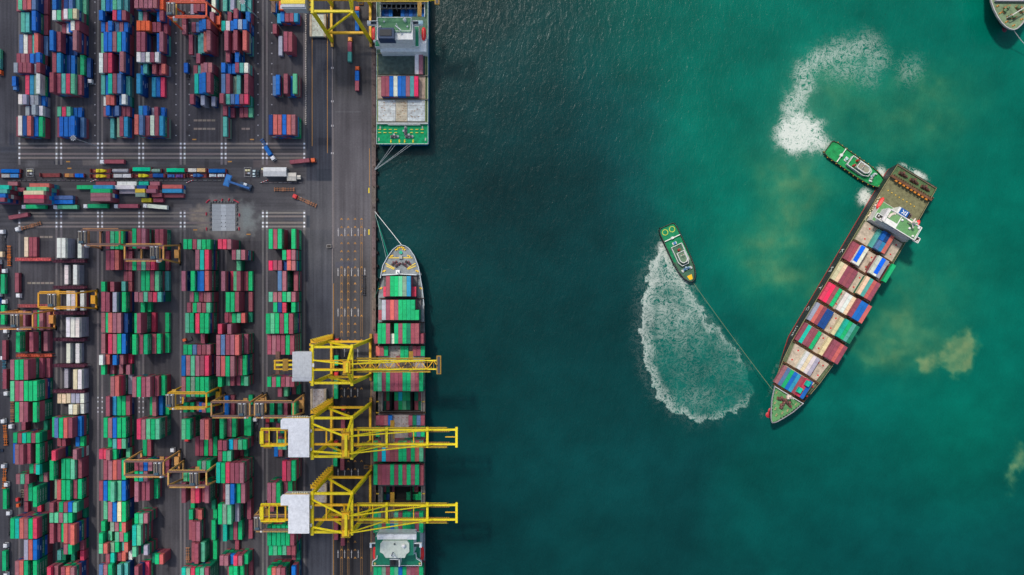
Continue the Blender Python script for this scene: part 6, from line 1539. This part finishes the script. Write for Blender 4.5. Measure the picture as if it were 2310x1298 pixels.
# washing pad with its ring of blocks
root = thing('washing_pad', 'pale concrete washing pad with lane joints on the dusty ground', 'pad', G(505, 490)); P = lambda nm, mb, m=None: part(root, nm, mb, m)
mb = MB(); a, b = G(478.5, 521.5), G(531, 461); mb.box(a[0], b[0], a[1], b[1], 0, .22, A(152, 156, 158))
P('slab', mb, M_GROUND)
mb = MB()
for k in range(1, 7): y = a[1]+(b[1]-a[1])*k/7; mb.rect(a[0], b[0], y-.06, y+.06, .225, A(120, 124, 126))
for x in (500, 509):
    for y in (487.5, 502.5, 511): q = G(x, y); mb.rect(q[0]-.3, q[0]+.3, q[1]-.3, q[1]+.3, .228, A(84, 86, 88))
mb.rect(G(499, 0)[0], G(510, 0)[0], a[1]+.3, b[1]-.3, .222, A(172, 176, 178)); P('joint', mb, M_GROUND)
blk = None
for i, (x, y) in enumerate([(475, y) for y in (458, 463, 469, 475, 483.5, 493, 497, 506, 517)]+[(534.5, y) for y in (461, 466, 472, 475, 483.5, 493, 497, 506, 517)]+[(x, 456) for x in (481, 487, 494, 501, 508, 515, 521, 526)]):
    if blk is None:
        mb = MB(); mb.box(-.55, .55, -.5, .5, 0, 1.0, A(92, 92, 92)); mb.box(-.4, .4, -.35, .35, 1.0, 1.15, A(110, 110, 108)); blk = link('concrete_block', mb.mesh('concrete_block'), M_GROUND); o = blk
    else: o = blk.copy(); C.objects.link(o)
    o.location = G(x, y); tag(o, 'grey concrete block edging the pale washing pad', 'block', 'blocks round the washing pad')
brr = None
for i, (x, y, an) in enumerate(((468, 456, .8), (471, 453, .5), (487, 452.6, .1), (501.5, 452, 1.2), (517, 451.5, 1.2), (531, 453, -.5), (536.5, 456, -.6), (466, 483, 1.57), (540.5, 485.5, 1.57), (466.5, 517, 1.57), (540, 516.5, 1.57))):
    if brr is None:
        mb = MB(); mb.obox(0, 0, 1.9, .5, 0, .9, 0, A(196, 44, 70)); mb.obox(0, 0, 1.7, .2, .9, 1.05, 0, A(176, 38, 62)); brr = link('plastic_barrier', mb.mesh('plastic_barrier'), M_PAINT); o = brr
    else: o = brr.copy(); C.objects.link(o)
    o.location = G(x, y); o.rotation_euler = (0, 0, an); tag(o, 'raspberry red plastic barrier standing round the washing pad', 'barrier', 'red barriers round the washing pad')
# row of white marker blocks along the yard's edge
mk = None
for k in range(62):
    if mk is None:
        mb = MB(); mb.box(-.35, .35, -.3, .3, 0, .75, A(190, 180, 168)); mb.box(-.22, .22, -.18, .18, .75, .9, A(206, 196, 186)); mk = link('marker_block', mb.mesh('marker_block'), M_GROUND); o = mk
    else: o = mk.copy(); C.objects.link(o)
    o.location = G(690.4+random.uniform(-.4, .4), 34+k*4.05); tag(o, 'small whitish concrete marker block in the row beside the quay road', 'block', 'marker blocks beside the upper quay road')
# hatch covers landed on the apron
def landed(x0, x1, y0, y1, label, c):
    root = thing('landed_hatch_cover', label, 'hatch cover', G((x0+x1)/2, (y0+y1)/2)); P = lambda nm, mb, m=None: part(root, nm, mb, m)
    mb = MB(); prect(mb, x0, x1, y0, y1, .3, 2.6, A(*c)); P('panel', mb, M_RUST)
    for x in (x0, x1-5):
        mb = MB(); prect(mb, x-.4, x+4.4, y0-.6, y1+.6, 0, 3.0, A(168, 152, 130)); P('side_beam', mb, M_RUST)
    mb = MB()
    for k in range(4):
        for j in range(3): q = W(x0+9+j*8, y0+6+k*10, 2.62); mb.rect(q[0]-.25, q[0]+.25, q[1]-.25, q[1]+.25, 2.61, A(120, 84, 66))
    P('lashing_point', mb)
landed(699, 735.5, 33, 82, 'pale green grey hatch cover laid on the quay under the top crane', (176, 180, 166))
landed(700.5, 736, 878.5, 925, 'pale concrete coloured hatch cover laid on the quay between the lower cranes', (164, 156, 154))
landed(704, 737, 1092, 1134, 'pale hatch cover laid on the quay behind the lowest crane', (166, 158, 156))
# reefer racks between the white stacks, and their like in the next block
def reefer_rack(x0, x1, y, label, c, short=False):
    a = G(x0, y); b = G(x1, y); root = thing('reefer_rack', label, 'rack', ((a[0]+b[0])/2, a[1], 0), 0, 'racks beside the reefer stacks'); P = lambda nm, mb, m=None: part(root, nm, mb, m)
    c = A(*c); n = int((x1-x0)/6)
    for z in ((3.0,) if short else (3.0, 5.8)):
        mb = MB(); mb.box(a[0], b[0], a[1]-.9, a[1]+.9, z, z+.15, tuple(v*.8 for v in c))
        for s in (-.9, .9): mb.beam((a[0], a[1]+s, z+1.2), (b[0], a[1]+s, z+1.2), .14, .14, c)
        for k in range(n): x = a[0]+(b[0]-a[0])*(k+.5)/n; mb.box(x-.4, x+.4, a[1]-.5, a[1]+.3, z+.15, z+.5, vary(c, .3))
        P('platform', mb, M_RUST)
    for k in range(n+1):
        x = a[0]+(b[0]-a[0])*k/n; mb = MB()
        for s in (-.9, .9): mb.beam((x, a[1]+s, 0), (x, a[1]+s, 4.2 if short else 7.0), .2, .2, c)
        mb.beam((x, a[1]-.9, 4.0 if short else 6.9), (x, a[1]+.9, 4.0 if short else 6.9), .2, .2, c); P('post', mb, M_RUST)
reefer_rack(44, 122, 586, 'red steel rack in the left block, the uppermost one', (206, 96, 96), True)
reefer_rack(50, 132, 690, 'red steel rack in the left block, under the ochre gantry crane', (176, 92, 92), True)
reefer_rack(46, 124, 801, 'salmon red steel rack in the left block, the lowest one', (206, 96, 72), True)
for k, y in enumerate((590, 648.5, 706, 765, 823, 880)): reefer_rack(134, 203, y, f"dark maroon reefer rack, {ORD[k+1]} down among the white stacks", (92, 50, 64))
# pallets, loose gear and light masts
for x, y, lab in ((815, 8, 'stack of rusty lashing bins on the apron by the top crane'), (827, 1053, 'orange lashing bin on the apron by the berthed ship'), (743, 556, 'pale drain hatch frame beside the crane rail')):
    root = thing('lashing_bin', lab, 'bin', G(x, y)); mb = MB(); mb.box(-1.4, 1.4, -1.1, 1.1, 0, 1.3, A(150, 110, 60) if y != 556 else A(150, 146, 142)); mb.box(-1.2, 1.2, -.9, .9, 1.31, 1.34, A(60, 56, 54)); part(root, 'bin', mb, M_RUST, False)
for x, y, lab in ((52, 1108, 'open grey pallet crate beside the red yard tractor, the upper one'), (52, 1118, 'open grey pallet crate beside the red yard tractor, the lower one')):
    root = thing('pallet_crate', lab, 'crate', G(x, y)); mb = MB()
    for a, b, c_, d in ((-1, 1, -1, -.8), (-1, 1, .8, 1), (-1, -.8, -.8, .8), (.8, 1, -.8, .8), (-.1, .1, -.8, .8)): mb.box(a, b, c_, d, 0, .9, A(150, 140, 124))
    part(root, 'crate', mb, M_RUST, False)
def mast(px, py, label, h=28):
    root = thing('light_mast', label, 'light mast', G(px, py)); P = lambda nm, mb, m=None: part(root, nm, mb, m, False)
    mb = MB(); mb.tube((0, 0, 0), (0, 0, h), .35, A(150, 150, 152), 8, .16); P('pole', mb)
    mb = MB(); mb.tube((0, 0, h), (0, 0, h+.3), 1.3, A(120, 122, 126), 10)
    for k in range(8): t = k*math.pi/4; mb.obox(1.5*math.cos(t), 1.5*math.sin(t), .5, .4, h-.1, h+.3, t, A(196, 198, 200))
    P('lamp_head', mb)
mast(582, 41, 'tall grey light mast in the lane at the top of the yard')
mast(222, 331, 'tall grey light mast beside the runway crossing of the upper yard')
# the boom of a crane outside the picture, whose shadow lies on the water in the corner
# ---------------- the cloud whose shade lies over the terminal ----------------
CLOUD = True
if CLOUD:
    mb = MB(); cz = 1150.0; crng = random.Random(3)
    off = (sd[0]/sd[2]*cz, sd[1]/sd[2]*cz)
    n = 0
    while n < 215:
        x = crng.uniform(-560, 90); y = crng.uniform(-420, 420)
        edge = 40-abs(y)*.05+40*math.sin(y/90)
        if x > edge or crng.random() > min(1, .30+(edge-x)/110): continue
        r = crng.uniform(14, 34); n += 1
        mb.ball((x+off[0], y+off[1], cz+crng.uniform(-25, 60)), r, (.86, .86, .87), 9, 6, (1, 1, .6))
    M_CLOUD = mat('cloud_white', 1.0, 0.04, .01, spec=0)
    o = link('cloud', mb.mesh('cloud'), M_CLOUD); o['kind'] = 'stuff'; o['label'] = 'broken white cloud drifting above the container terminal'; o['category'] = 'cloud'
finish_containers(300)
